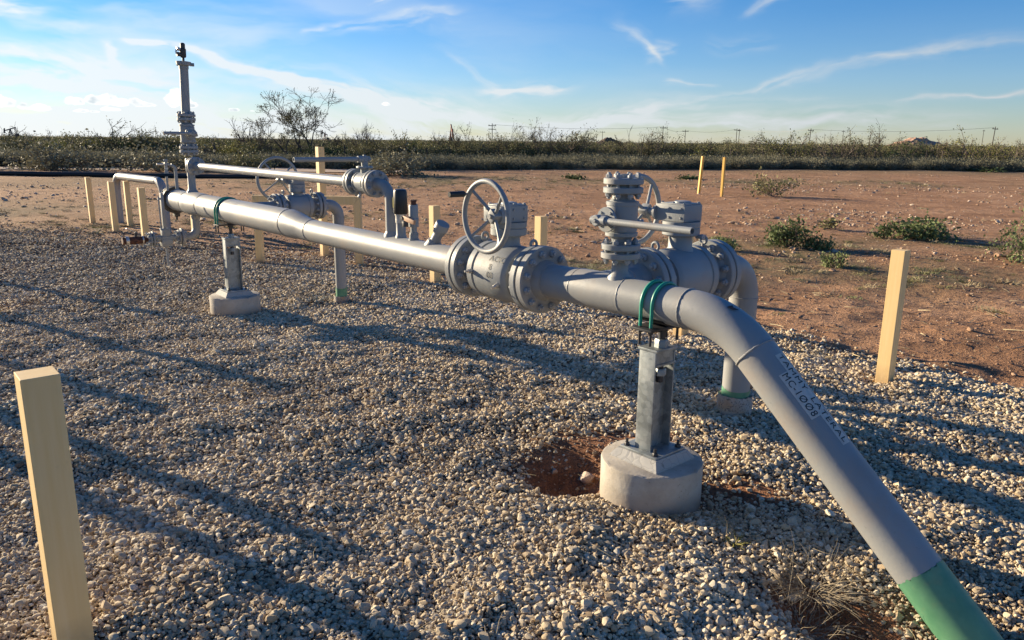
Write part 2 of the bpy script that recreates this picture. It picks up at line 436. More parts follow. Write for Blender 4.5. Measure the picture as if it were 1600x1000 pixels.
def scatter(name, pts, rot, scl, idx, tint, coll, label, cat):
    me = bpy.data.meshes.new(name); n = len(pts)
    me.vertices.add(n); me.vertices.foreach_set('co', np.asarray(pts, np.float32).reshape(-1))
    for nm, ty, arr, key in (('rot', 'FLOAT_VECTOR', rot, 'vector'), ('scl', 'FLOAT_VECTOR', scl, 'vector'), ('tint', 'FLOAT', tint, 'value'), ('idx', 'INT', idx, 'value')):
        a = me.attributes.new(nm, ty, 'POINT'); a.data.foreach_set(key, np.asarray(arr, np.int32 if ty == 'INT' else np.float32).reshape(-1))
    o = bpy.data.objects.new(name, me); col.objects.link(o)
    ng = bpy.data.node_groups.new(name+'_nodes', 'GeometryNodeTree')
    ng.interface.new_socket('Geometry', in_out='INPUT', socket_type='NodeSocketGeometry'); ng.interface.new_socket('Geometry', in_out='OUTPUT', socket_type='NodeSocketGeometry')
    N = ng.nodes; L = ng.links
    gi = N.new('NodeGroupInput'); go = N.new('NodeGroupOutput'); ip = N.new('GeometryNodeInstanceOnPoints'); ci = N.new('GeometryNodeCollectionInfo')
    ci.inputs['Collection'].default_value = coll; ci.inputs['Separate Children'].default_value = True; ci.inputs['Reset Children'].default_value = True
    def na(nm, ty):
        x = N.new('GeometryNodeInputNamedAttribute'); x.data_type = ty; x.inputs['Name'].default_value = nm; return x.outputs['Attribute']
    er = N.new('FunctionNodeEulerToRotation')
    mp = N.new('GeometryNodeMeshToPoints')
    L.new(gi.outputs[0], mp.inputs['Mesh']); L.new(mp.outputs[0], ip.inputs['Points']); L.new(ci.outputs[0], ip.inputs['Instance']); ip.inputs['Pick Instance'].default_value = True
    L.new(na('idx', 'INT'), ip.inputs['Instance Index']); L.new(na('rot', 'FLOAT_VECTOR'), er.inputs[0]); L.new(er.outputs[0], ip.inputs['Rotation'])
    L.new(na('scl', 'FLOAT_VECTOR'), ip.inputs['Scale']); L.new(ip.outputs[0], go.inputs[0])
    md = o.modifiers.new('scatter', 'NODES'); md.node_group = ng
    return tag(o, label, cat, kind='stuff')
rng = np.random.default_rng(11)
def in_view(x, y, m=1.0):
    return (np.abs(x) < .76*y+1.2+m) & (y > 1.2)
# gravel: one layer packed on a jittered grid, a second one thrown loosely on top
stones = [ico(2 if k < 10 else 1, .04, (1.15+.25*random.random(), .85+.25*random.random(), .62+.25*random.random()), k) for k in range(14)]
gc = proto_coll('pebble_kind', stones, [M_STONE])
def grid_pts(sp, y0, y1, x0=-14, x1=9, jit=.48):
    gx = np.arange(x0, x1, sp); gy = np.arange(y0, y1, sp); a, b = np.meshgrid(gx, gy); a = a.ravel(); b = b.ravel()
    a = a+rng.uniform(-jit, jit, a.size)*sp; b = b+rng.uniform(-jit, jit, b.size)*sp
    k = in_view(a, b); return a[k], b[k]
gx = []; gy = []; gs = []; gl = []
for (sp, y0, y1, size, lift) in ((.0158, 1.35, 4.2, .0190, .0), (.0200, 4.2, 7.4, .0237, .0), (.029, 7.4, 11.5, .034, .0), (.042, 11.5, 17, .045, .0), (.038, 1.35, 7, .0235, .009), (.0155, 1.35, 3.4, .011, .005)):
    a, b = grid_pts(sp, y0, y1)
    gx.append(a); gy.append(b); gs.append(np.full(a.size, size)); gl.append(np.full(a.size, lift))
gx, gy, gs, gl = map(np.concatenate, (gx, gy, gs, gl))
keep = (rng.random(gx.size) < pad_mask(gx, gy)**1.1*(1-.96*soil_mask(gx, gy)**1.1))
keep &= ((gx-AX)**2+(gy-AY)**2 > .25**2) & ((gx+2.876)**2+(gy-7.671)**2 > .25**2)
thin = fbm(gx*2.3, gy*2.3, 61); keep &= rng.random(gx.size) < np.where(gy > 8.5, .35+1.0*thin, 1.0)
gx, gy, gs, gl = gx[keep], gy[keep], gs[keep], gl[keep]
n = gx.size
patch = fbm(gx*1.2, gy*1.2, 77)
sz = gs*np.exp(rng.normal(0, .34, n))*np.clip(.86+.4*patch, .8, 1.2); sz = np.clip(sz, .010, .055)
gz = height(gx, gy)+sz*.14+gl+rng.uniform(-.005, .006, n)
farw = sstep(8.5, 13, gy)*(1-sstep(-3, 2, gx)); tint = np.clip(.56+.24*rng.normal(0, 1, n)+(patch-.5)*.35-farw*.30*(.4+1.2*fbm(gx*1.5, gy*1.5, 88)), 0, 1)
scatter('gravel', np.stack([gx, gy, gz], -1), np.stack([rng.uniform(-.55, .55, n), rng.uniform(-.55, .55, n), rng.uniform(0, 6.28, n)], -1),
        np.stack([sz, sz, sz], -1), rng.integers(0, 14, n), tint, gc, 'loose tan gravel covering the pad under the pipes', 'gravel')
print('gravel stones', n)
# rocks and clods on the dirt field
rocks = [ico(2, .05, (1.1+.4*random.random(), .8+.3*random.random(), .5+.25*random.random()), 40+k) for k in range(8)]
rc = proto_coll('rock_kind', rocks, [M_ROCK])
rx = []; ry = []; rs = []
for (cnt, y0, y1, s0, sd) in ((26000, 5, 16, .012, .6), (17000, 12, 34, .033, .55), (10000, 18, 52, .052, .5)):
    yy = y0+(y1-y0)*rng.random(cnt); xx = rng.uniform(-1, 1, cnt)*(.76*yy+2); k = np.ones(cnt, bool)
    if y0 >= 12: k = rng.random(cnt) < .10+.9*sstep(.46, .62, fbm(xx*.22+3, yy*.33, 91))*(.35+.65*sstep(-4, 6, xx))
    rx.append(xx[k]); ry.append(yy[k]); rs.append(s0*np.exp(rng.normal(0, sd, k.sum())))
rx, ry, rs = map(np.concatenate, (rx, ry, rs))
k = rng.random(rx.size) > pad_mask(rx, ry)*.9; rx, ry, rs = rx[k], ry[k], np.clip(rs[k], .008, .16)
sx = rng.normal(0, 1, 1500)*.36+.62; sy = rng.normal(0, 1, 1500)*.26+3.82; ok = ((sx-AX)**2+(sy-AY)**2 > .27**2) & (soil_mask(sx, sy) > .3)
tx = rng.normal(0, 1, 600)*.24+1.26; ty = rng.normal(0, 1, 600)*.18+2.46
rx = np.concatenate([rx, sx[ok], tx]); ry = np.concatenate([ry, sy[ok], ty]); rs = np.concatenate([rs, np.exp(rng.normal(-4.5, .45, ok.sum())), np.exp(rng.normal(-4.5, .45, 600))])
n = rx.size
scatter('field_stones', np.stack([rx, ry, height(rx, ry)+rs*.1], -1), np.stack([rng.uniform(-.3, .3, n), rng.uniform(-.3, .3, n), rng.uniform(0, 6.28, n)], -1),
        np.stack([rs, rs, rs], -1), rng.integers(0, 8, n), np.clip(rng.beta(2, 2.3, n)+np.where(ry > 13, .15, -.17), 0, 1), rc, 'small pale rocks and clods scattered over the red dirt', 'rocks')

# ------------------------------------------------------------------ plants
def leafquad(mb, p, size, rnd, mi=1, long=1.6):
    d = Vector((rnd.gauss(0, 1), rnd.gauss(0, 1), rnd.gauss(0, .8))).normalized(); e = d.orthogonal().normalized()
    e = Matrix.Rotation(rnd.uniform(0, 6.28), 3, d) @ e
    a = d*size*long*.5; b = e*size*.5
    mb.add([p-a, p+b, p+a, p-b], [(0, 1, 2, 3)], mi)
def twiggy(seed, h, w, stems, leaf, nleaf, lev=3, lean=.5, r0=.03, droop=0, leafh=.15, thin=3, lr=.10):
    """twigs grow up and outward from the root; leaves cluster round the fine twigs"""
    rnd = random.Random(seed); mb = MB(); tips = []
    def grow(p, d, L, r, lv):
        pts = [p]; rad = [r]; n = 3 if lv > 1 else 2
        for i in range(n):
            d = (d+Vector((rnd.gauss(0, .16), rnd.gauss(0, .16), rnd.gauss(0, .1)-droop*(1-lv/lev)))).normalized()
            p = p+d*(L/n); pts.append(p); rad.append(r*(1-.6*(i+1)/n))
            if lv <= 1: tips.append(p)
        mb.tube(pts, rad, thin, 0, cap=False)
        if lv > 0:
            for k in range(rnd.randint(3, 4)):
                i = rnd.randint(1, n)
                dd = (d+Vector((rnd.gauss(0, .5), rnd.gauss(0, .5), rnd.gauss(.05, .3)))).normalized()
                grow(pts[i], dd, L*rnd.uniform(.5, .75), r*.58, lv-1)
        else: tips.append(p)
    for s in range(stems):
        a = rnd.uniform(0, 6.28); el = rnd.uniform(.35, 1)
        d = Vector((math.cos(a)*lean*w/h, math.sin(a)*lean*w/h, el)).normalized()
        grow(Vector((rnd.gauss(0, .05*w), rnd.gauss(0, .05*w), 0)), d, h*rnd.uniform(.36, .5), r0, lev)
    for i in range(nleaf):
        p = rnd.choice(tips)
        q = p+Vector((rnd.gauss(0, lr), rnd.gauss(0, lr), rnd.gauss(0, lr*.8)))
        if q.z > leafh*h: leafquad(mb, q, leaf*rnd.uniform(.6, 1.4), rnd)
    return mb
def split(mb):
    """one builder -> wood and leaves"""
    a, b = MB(), MB()
    for tgt, key in ((a, 0), (b, 1)):
        remap = {}
        for f, m in zip(mb.f, mb.m):
            if m != key: continue
            nf = []
            for i in f:
                if i not in remap: remap[i] = len(tgt.v); tgt.v.append(mb.v[i])
                nf.append(remap[i])
            tgt.f.append(tuple(nf)); tgt.m.append(0)
    return a, b
def scale_to(mb, w, h):
    xs_ = sorted(v[0] for v in mb.v); zs_ = sorted(v[2] for v in mb.v)
    cw = xs_[int(.985*len(xs_))]-xs_[int(.015*len(xs_))]; ch = zs_[int(.99*len(zs_))]
    fx = w/cw; fz = h/ch
    mb.v = [(v[0]*fx, v[1]*fx, v[2]*fz) for v in mb.v]; return mb

def bush_mesh(seed, kind):
    if kind == 'sage': mb = scale_to(twiggy(seed, .8, 1.1, 9, .03, 900, 2, .8, .010, 0, .05, 3, .09), 1.2, .85); mats = [M_TWIG, M_LEAF_GREY]
    elif kind == 'olive': mb = scale_to(twiggy(seed, 1.9, 2.6, 9, .05, 2200, 3, .7, .035, .05, .06, 3, .11), 2.8, 2.0); mats = [M_TWIG, M_LEAF_OLIVE]
    elif kind == 'dark': mb = scale_to(twiggy(seed, 1.5, 2.0, 10, .055, 2200, 3, .7, .03, 0, .0, 3, .12), 2.3, 1.6); mats = [M_TWIG, M_LEAF_DARK]
    elif kind == 'yellow': mb = scale_to(twiggy(seed, 1.5, 2.2, 9, .05, 2000, 3, .7, .03, 0, .05, 3, .11), 2.3, 1.6); mats = [M_TWIG, M_LEAF_YEL]
    else: mb = scale_to(twiggy(seed, 2.0, 2.4, 8, .04, 250, 3, .7, .045, 0, .3, 3, .08), 2.4, 2.1); mats = [M_TWIG, M_LEAF_OLIVE]
    m = mb.mesh('bush', 0)
    for mm in mats: m.materials.append(mm)
    m.polygons.foreach_set('material_index', mb.m); return m
kinds = ['sage', 'sage', 'sage', 'olive', 'olive', 'olive', 'dark', 'dark', 'yellow', 'bare']
bc = proto_coll('bush_kind', [bush_mesh(200+i, k) for i, k in enumerate(kinds)], [])
def front(x):     # where the brush begins
    return np.interp(x, [-60, -30, -22, -4, 6, 26, 60], [52, 52, 52, 54, 57, 63, 66])
def belt(name, cnt, d0, d1, pick, smin, smax, label, cat, power=1.0, dens=None, gapx=None):
    dd = d0+(d1-d0)*rng.random(cnt)**power; xx = rng.uniform(-1, 1, cnt)*(front(0*dd)+dd)*.80
    yy = front(xx)+dd
    if gapx is not None: k = gapx(xx, yy); xx, yy = xx[k], yy[k]
    n = xx.size; ii = rng.choice(pick, n)
    s = rng.uniform(smin, smax, n)*(.75+.5*fbm(xx*.15, yy*.15, 33))
    z = height(xx, yy)-.03
    scatter(name, np.stack([xx, yy, z], -1), np.stack([np.zeros(n), np.zeros(n), rng.uniform(0, 6.28, n)], -1),
            np.stack([s*rng.uniform(.9, 1.3, n), s*rng.uniform(.9, 1.3, n), s], -1), ii, rng.random(n), bc, label, cat)
belt('sagebrush', 2600, -3, 9, [0, 1, 2], .65, 1.1, 'low strip of grey sagebrush along the edge of the bare dirt', 'brush')
belt('scrub_thicket', 2000, 7, 60, [0, 3, 3, 4, 5, 6, 7, 8, 9], .5, 1.0, 'olive scrub thicket behind the grey sagebrush', 'brush', 1.5)
def far_belt():
    cnt = 2600; yy = 100+420*rng.random(cnt)**1.5; xx = rng.uniform(-1, 1, cnt)*yy*.82
    s = rng.uniform(.7, 1.25, cnt)
    scatter('distant_scrub', np.stack([xx, yy, height(xx, yy)-.3], -1), np.stack([np.zeros(cnt), np.zeros(cnt), rng.uniform(0, 6.28, cnt)], -1),
            np.stack([s*1.7, s*1.7, s*.8], -1), rng.choice([4, 6, 7, 7, 9, 3], cnt), rng.random(cnt), bc, 'far scrub covering the plain up to the horizon', 'brush')
far_belt()

def shrub(name, x, y, w, h, seed, leafm, label, cat='shrub', group=None, leaf=.03, nleaf=900, stems=7, lev=3, r0=.012, woodm=None, lr=.06, lean=.7, droop=0):
    mb = scale_to(twiggy(seed, h, w, stems, leaf, nleaf, lev, lean, r0, droop, .03, 4, lr), w, h)
    wood, leaves = split(mb)
    t = thing(name, label, cat, (x, y, hz(x, y)-.01), 0, group)
    obj('stems' if name != 'mesquite_tree' else 'trunk', wood, woodm or M_TWIG, t, 0)
    if leaves.f: obj('foliage' if name != 'mesquite_tree' else 'crown', leaves, leafm, t, 0)
    return t

# ------------------------------------------------------------------ pipework helpers
def P3(t, o, z): return Vector((t, -o, z))        # a point in the line frame
def arc(c, u, v, r, a0, a1, n=12):
    c = Vector(c); u = Vector(u).normalized(); v = Vector(v).normalized()
    return [c+u*(r*math.cos(a0+(a1-a0)*i/n))+v*(r*math.sin(a0+(a1-a0)*i/n)) for i in range(n+1)]
def bend(p, d0, d1, r, n=12):
    """points of an arc that turns from direction d0 to d1 around the corner p"""
    p = Vector(p); d0 = Vector(d0).normalized(); d1 = Vector(d1).normalized()
    ang = d0.angle(d1); tl = r*math.tan(ang/2); a = p-d0*tl; cdir = (d1-d0*d0.dot(d1)).normalized(); c = a+cdir*r
    return [c-cdir*(r*math.cos(ang*i/n))+d0*(r*math.sin(ang*i/n)) for i in range(n+1)]
def weld(p, ax, r, w=.008, seed=1):
    """an uneven weld bead round a pipe"""
    rnd = random.Random(seed); a = Vector(ax).normalized(); u = a.orthogonal().normalized(); v = a.cross(u); p = Vector(p)
    pts = []; rad = []
    for k in range(72):
        t = 2*math.pi*k/72
        pts.append(p+(u*math.cos(t)+v*math.sin(t))*(r+.0005)+a*rnd.uniform(-.0012, .0012)); rad.append(w*.5*rnd.uniform(.75, 1.15))
    return MB().tube(pts, rad, 6, closed=True)
def bolt_mesh(r, span, proud, nut_h):
    """a stud lying along x through two flanges, with a nut at each end"""
    mb = MB(); h = span/2
    mb.cyl((-h-nut_h-proud, 0, 0), (h+nut_h+proud, 0, 0), r*.52, 10, bev=r*.1)
    mb.hexa((h, 0, 0), (1, 0, 0), r, nut_h); mb.hexa((-h, 0, 0), (-1, 0, 0), r, nut_h)
    return mb.mesh('bolt', 30)
def bolts(flange, x, n, rc, me, phase=.5):
    """studs as sub-parts of a flange whose local x is the pipe axis"""
    for k in range(n):
        a = 2*math.pi*(k+phase)/n
        o = bpy.data.objects.new('bolt', me); col.objects.link(o); o.parent = flange
        o.location = (x, rc*math.cos(a), rc*math.sin(a)); o.rotation_euler = (a*1.7+k, 0, 0)
def flange_mb(x0, s, R_, th, hub_r, hub_l, n=48, raised=.006):
    """flange disc whose sealing face is at x0, body toward s (+1 or -1)"""
    b = .004
    pr = [(0, R_*.68), (raised, R_*.68), (raised+.0005, R_-b), (raised+b, R_), (th-b, R_), (th, R_-b), (th+.001, hub_r*1.22), (th+hub_l*.6, hub_r*1.10), (th+hub_l, hub_r)]
    return MB().lathe(pr, (x0, 0, 0), (s, 0, 0), n)
BOLT_L = bolt_mesh(.0215, .10, .012, .021); BOLT_M = bolt_mesh(.0175, .082, .010, .017); BOLT_S = bolt_mesh(.0155, .076, .009, .015)
for m_ in (BOLT_L, BOLT_M, BOLT_S): m_.materials.append(M_BOLT)
SIZES = {'L': dict(R=.186, th=.049, rc=.151, nb=12, bolt=BOLT_L, pr=.092), 'M': dict(R=.143, th=.038, rc=.117, nb=12, bolt=BOLT_M, pr=.064),
         'S': dict(R=.096, th=.036, rc=.0755, nb=8, bolt=BOLT_S, pr=.037)}

def pipe_flange(parent, org, ax, size, hub_l=.05, mat=None):
    """weld-neck flange on a pipe end: a part whose local x points away from the joint"""
    S = SIZES[size]; a = Vector(ax).normalized()
    o = obj('flange', flange_mb(0, 1, S['R'], S['th'], S['pr'], hub_l), mat or M_PAINT, parent)
    z = Vector((0, 0, 1)) if abs(a.z) < .9 else Vector((1, 0, 0))
    o.matrix_basis = axes(org, a, (z-a*a.dot(z)).normalized())
    return o

def handwheel(parent, org, R_, wheelmat, black=True, rot=0, hub_back=.055, seed=0):
    """wheel in the local xz plane, dished toward -y"""
    mb = MB()
    mb.tube([Vector((R_*math.cos(a), 0, R_*math.sin(a))) for a in [2*math.pi*k/56 for k in range(56)]], .0150, 14, closed=True)
    for k in range(4):
        a = rot+math.pi/4+k*math.pi/2
        u = Vector((math.cos(a), 0, math.sin(a)))
        mb.tube([u*.02+Vector((0, -hub_back, 0)), u*R_*.35+Vector((0, -hub_back*.75, 0)), u*(R_-.004)], [.0105, .0095, .0085], 10)
    mb.box((-.03, -hub_back-.035, -.03), (.03, -hub_back+.022, .03), bev=.004, rot=Matrix.Rotation(math.pi/4+rot, 3, 'Y'))
    mb.cyl((0, -hub_back-.03, 0), (0, -hub_back+.034, 0), .013, 12)
    w = obj('handwheel', mb, wheelmat, parent); w.location = org
    if black:
        a = rot+math.pi*.19; u = Vector((math.cos(a), 0, math.sin(a)))
        h = MB(); p = u*R_
        h.cyl(p+Vector((0, .008, 0)), p+Vector((0, .035, 0)), .007, 10); hh = obj('handle_stud', h, wheelmat, w)
        h = MB(); h.cyl(p+Vector((0, .03, 0)), p+Vector((0, .135, 0)), .0165, 16, bev=.003)
        obj('handle', h, M_BLACK, w)
    return w

def gear_valve(label, mat, size, Lf, group=None, wheel_y=.215, wheel_off=-.06, wheel_R=.192, handle=True, wrot=0, k=1.0, seed=0, gz=.345, flangephase=.5, text=False):
    """trunnion ball valve with gearbox and handwheel: local x = flow, z = stem, wheel on the +y side"""
    S = SIZES[size]; t = thing('ball_valve', label, 'valve', mat=mat, group=group); h = Lf/2; br = S['R']*.905
    th = S['th']
    mb = MB(); nk = S['pr']*1.32
    mb.lathe([(-h+th, nk), (-h+th+.02, nk), (-h+.115*k, nk*1.03), (-h+.118*k, br*.88), (-h+.135*k, br*.95), (-h+.15*k, br*.98), (-.03, br), (.09*k, br*.985), (.094*k, br*.955), (.104*k, br*.955), (.108*k, br*1.0), (.150*k, br*1.0), (.153*k, br*.97), (.165*k, br*.9), (.18*k, nk*1.05), (h-th, nk)], (0, 0, 0), (1, 0, 0), 56, cap=False)
    # drain plug, grease fittings, lifting eye
    mb.cyl((0, 0, -br-.015*k), (0, 0, -br+.02), .03*k, 16)
    obj('body', mb, M_PAINT2, t)
    mb = MB(); mb.lathe([(br*.80, .084*k), (br*.93, .074*k), (br*1.0, .067*k), (gz*k-.125, .065*k)], (0, 0, 0), (0, 0, 1), 36)
    mb.lathe([(gz*k-.130, .080*k), (gz*k-.1245, .080*k)], (0, 0, 0), (0, 0, 1), 36)
    obj('stem_neck', mb, M_PAINT2, t)
    for (x, y) in ((.135*k, .82), (-.10*k, 1.12)):
        a = y; u = Vector((0, math.sin(a+.7), math.cos(a+.7))); fit = MB()
        p = Vector((x, 0, 0))+u*br*.97; fit.cyl(p, p+u*.022, .014*k, 12); fit.hexa(p+u*.02, u, .012*k, .016); fit.cyl(p+u*.036, p+u*.052, .006, 8)
        obj('grease_fitting', fit, M_BRIGHT if handle else M_BOLT, t)
    # gearbox
    g = MB(); g.lathe([(gz*k-.124, .100*k), (gz*k-.120, .104*k), (gz*k-.086, .104*k), (gz*k-.083, .098*k), (gz*k-.079, .098*k), (gz*k-.076, .104*k), (gz*k-.048, .104*k)], (0, 0, 0), (0, 0, 1), 40)
    gb = obj('gearbox', g, M_PAINT2, t)
    g = MB(); zc = gz*k
    g.box((-.079*k, -.077*k, zc-.047), (.079*k, .122*k, zc+.045), bev=.006)
    g.box((-.072*k, -.070*k, zc+.044), (.072*k, .095*k, zc+.052), bev=.003)
    g.lathe([(zc+.050, .048*k), (zc+.060, .046*k), (zc+.064, .030*k)], (0, 0, 0), (0, 0, 1), 24)
    obj('gear_case', g, M_PAINT2, gb)
    def screw(p, ax, r, h_):
        g = MB(); g.hexa((0, 0, 0), ax, r, h_); o = obj('gearbox_screw', g, M_BOLT, gb); o.location = p
    for (x, y) in ((-.062, -.062), (.062, -.062), (-.062, .088), (.062, .088), (-.062, .012), (.062, .012)): screw((x*k, y*k, zc+.051), (0, 0, 1), .0085, .008)
    for (x, z) in ((-.045, -.028), (-.045, .028), (.045, -.028), (.045, .028)): screw((x*k, .121*k, zc+z), (0, 1, 0), .009, .010)
    for z in (-.025, .025):
        for y in (-.05, .03): screw((-.079*k, y*k, zc+z), (-1, 0, 0), .007, .006)
    g = MB(); g.cyl((.03, -.085*k, gz*k-.128), (.03, -.12*k, gz*k-.128), .012, 10); g.hexa((.03, -.118*k, gz*k-.128), (0, -1, 0), .017, .014)
    obj('stop_bolt', g, M_BOLT, gb)
    # input shaft
    sx = wheel_off
    g = MB(); g.lathe([(.118*k, .043*k), (.132*k, .043*k), (.134*k, .028*k), (.150*k, .024*k), (wheel_y-.05, .021*k)], (sx, 0, zc-.005), (0, 1, 0), 24)
    obj('input_shaft', g, M_PAINT2, t)
    handwheel(t, (sx, wheel_y, zc-.005), wheel_R, M_PAINT2, handle, wrot)
    for s_ in (-1, 1):
        f = obj('flange', flange_mb(s_*h, -s_, S['R'], th, nk, .02), M_PAINT2, t)
        g = MB(); g.cyl((s_*h-.006, 0, 0), (s_*h+.006, 0, 0), S['R']*.70, 40); obj('gasket', g, M_GASKET, f)
        bolts(f, s_*h, S['nb'], S['rc'], S['bolt'], flangephase)
    # lifting eye between neck and flange
    for ex in (-1, 1):
        e = MB(); e.tube([Vector((0, .022*math.cos(a), .022*math.sin(a))) for a in [2*math.pi*q/20 for q in range(20)]], .008, 10, closed=True)
        e.cyl((0, 0, -.035), (0, 0, -.018), .011, 10)
        eo = obj('lifting_eye', e, M_PAINT2, t); eo.location = (ex*(h-th-.035*k), 0, br*1.02+.02 if ex > 0 else br+.02)
    return t

def lever_valve(label, mat, Lf=.315, group=None, lever=.54, seed=0, cat='valve', lever_sign=1, size='S', bare=False, both=True):
    """small flanged ball valve with a tube lever: local x = flow, z = stem, lever toward +y"""
    S = SIZES[size]; t = thing('lever_valve', label, cat, mat=mat, group=group); h = Lf/2; th = S['th']; br = .079; e_ = h-.074
    mb = MB(); mb.lathe([(-h+th, .050), (-e_-.014, .052), (-e_, .064), (-e_+.001, br), (-e_+.018, br), (-e_+.020, br*.955), (e_-.026, br*.955), (e_-.024, br*.90), (e_-.019, br*.90), (e_-.017, br), (e_-.001, br), (e_, .064), (e_+.014, .052), (h-th, .050)], (0, 0, 0), (1, 0, 0), 40, cap=False)
    obj('body', mb, M_PAINT2, t)
    mb = MB(); mb.cyl((0, 0, .055), (0, 0, .104), .030, 24); mb.lathe([(.103, .058), (.106, .060), (.114, .060), (.117, .058)], (0, 0, 0), (0, 0, 1), 36); mb.cyl((0, 0, .117), (0, 0, .150), .024, 20)
    for a in (.8, 2.4, 3.9, 5.5): mb.hexa((.043*math.cos(a), .043*math.sin(a), .117), (0, 0, 1), .007, .006)
    obj('stem_mount', mb, M_PAINT2, t)
    g = MB(); s = lever_sign
    g.lathe([(.150, .024), (.153, .027), (.186, .027), (.190, .023)], (0, 0, 0), (0, 0, 1), 20)
    g.cyl((0, -.02*s, .168), (0, .055*s, .168), .024, 20, bev=.003); g.cyl((0, -.045*s, .168), (0, -.018*s, .168), .020, 16, bev=.006)
    g.hexa((0, 0, .189), (0, 0, 1), .010, .010)
    hd = obj('lever_head', g, M_PAINT2, t)
    g = MB(); y0, y1 = .05*s, lever*s; n = 20; vs = []; fs = []
    for (y, r) in ((y0, .0165), (y1, .0165), (y1, .0125), (y1-.06*s, .0125)):
        for q in range(n): a = 2*math.pi*q/n; vs.append((r*math.cos(a), y, .168+r*math.sin(a)))
    for i_ in range(3):
        for q in range(n): fs.append((i_*n+q, i_*n+(q+1) % n, (i_+1)*n+(q+1) % n, (i_+1)*n+q))
    fs.append(tuple(range(3*n, 4*n))); g.add(vs, fs)
    obj('lever', g, M_PAINT2, hd)
    for (x, a) in ((-.02, 2.3), (.02, -1.2)):
        g = MB(); u = Vector((0, math.cos(a), math.sin(a))); p = Vector((x, 0, 0))+u*br*.95
        g.cyl(p, p+u*.028, .011, 12); g.hexa(p+u*.026, u, .014, .014); obj('plug', g, M_BOLT, t)
    for s_ in (-1, 1):
        f = obj('flange', flange_mb(s_*h, -s_, S['R'], th, .050, .012), M_PAINT2, t)
        g = MB(); g.cyl((s_*h-.005, 0, 0), (s_*h+.005, 0, 0), S['R']*.62, 32); obj('gasket', g, M_GASKET, f)
        bolts(f, s_*h, S['nb'], S['rc'], S['bolt'])
    return t

def text_mesh(txt, size):
    cu = bpy.data.curves.new('t', 'FONT'); cu.body = txt; cu.size = size; cu.space_character = 1.12; cu.resolution_u = 3
    o = bpy.data.objects.new('t', cu); me = bpy.data.meshes.new_from_object(o)
    vs = [v.co.copy() for v in me.vertices]; fs = [tuple(p.vertices) for p in me.polygons]
    bpy.data.objects.remove(o); bpy.data.curves.remove(cu); bpy.data.meshes.remove(me)
    return vs, fs
def subdivide(vs, fs, maxlen=.008):
    import bmesh
    bm = bmesh.new(); bv = [bm.verts.new(v) for v in vs]
    for f in fs:
        try: bm.faces.new([bv[i] for i in f])
        except ValueError: pass
    bmesh.ops.triangulate(bm, faces=bm.faces[:])
    for _ in range(4):
        e = [x for x in bm.edges if abs(x.verts[0].co.y-x.verts[1].co.y) > maxlen]
        if not e: break
        bmesh.ops.subdivide_edges(bm, edges=e, cuts=1); bmesh.ops.triangulate(bm, faces=bm.faces[:])
    bm.verts.index_update(); r = ([v.co.copy() for v in bm.verts], [tuple(v.index for v in f.verts) for f in bm.faces]); bm.free(); return r
def wrap(vs, fs, org, a, n0, r, length=None, center=False):
    """flat letters (x right, y up) laid on a cylinder: x runs along a, y goes round from n0 toward n0 x ... """
    a = Vector(a).normalized(); n0 = Vector(n0); n0 = (n0-a*a.dot(n0)).normalized(); e = n0.cross(a)
    e = -e if False else e
    if length:
        x0 = min(v[0] for v in vs); x1 = max(v[0] for v in vs); k = length/(x1-x0)
        vs = [Vector(((v[0]-x0)*k, v[1], 0)) for v in vs]
    mb = MB(); out = []
    for v in vs:
        ph = v[1]/r; out.append(Vector(org)+a*v[0]+(n0*math.cos(ph)+e*math.sin(ph))*r)
    return mb.add(out, fs)

# ------------------------------------------------------------------ the near pipe: valve, tee, elbow, sloping leg
near = thing('gas_pipe', 'near grey pipe that bends down into the gravel through a green painted section', 'pipe', **frame(0))
v1a, v1b = .845, 1.445                     # the two joints of the near valve
r1 = .092; tee_t = .40
corner = P3(-.375, 0, Z1); ldir = Vector((-1, 0, -.90)).normalized()
pts = [P3(v1a-.095, 0, Z1-.004), P3(.62, 0, Z1-.002), P3(.5, 0, Z1), P3(.3, 0, Z1), P3(.1, 0, Z1)] + bend(corner, (-1, 0, 0), ldir, .50, 20)
leg0 = pts[-1]; legend = leg0+ldir*1.015
mb = MB(); mb.tube(pts, [r1, r1, r1*1.06, r1*1.06, r1]+[r1]*21, 56); obj('elbow_run', mb, M_PAINT, near)
mb = MB(); mb.cyl(leg0, legend, r1, 56); obj('sloping_pipe', mb, M_PAINT, near)
mb = MB(); vs = []; fs = []; rnd = random.Random(4); nn = 72; u = ldir.orthogonal().normalized(); w = ldir.cross(u)
for k in range(nn):                         # painted band with a brushed edge
    a = 2*math.pi*k/nn; j = rnd.uniform(-.006, .006)
    for d in (-.0+j, .42): vs.append(legend+ldir*d+(u*math.cos(a)+w*math.sin(a))*(r1+.0012))
fs = [(2*k, 2*((k+1) % nn), 2*((k+1) % nn)+1, 2*k+1) for k in range(nn)]
mb.add(vs, fs); mb.lathe([(0, r1-.003), (.5, r1-.003)], legend-ldir*.01, ldir, 48); obj('green_coating', mb, M_COAT, near)
mb = MB(); mb.cyl(legend+ldir*.315, legend+ldir*1.0, r1+.006, 56); obj('pipe_wrap', mb, M_BLACKTAPE, near)
for q, (p, a, rr) in enumerate(((P3(-.165, 0, Z1), (1, 0, 0), r1), (leg0, ldir, r1), (P3(.53, 0, Z1-.001), (1, 0, 0), r1*1.02), (P3(v1a-.098, 0, Z1-.004), (1, 0, 0), r1), (P3(.20, 0, Z1), (1, 0, 0), r1*1.005))):
    obj('weld_seam', weld(p, a, rr, .009, q), M_PAINT, near)
pipe_flange(near, P3(v1a, 0, Z1-.006), (-1, 0, 0), 'L', .05)
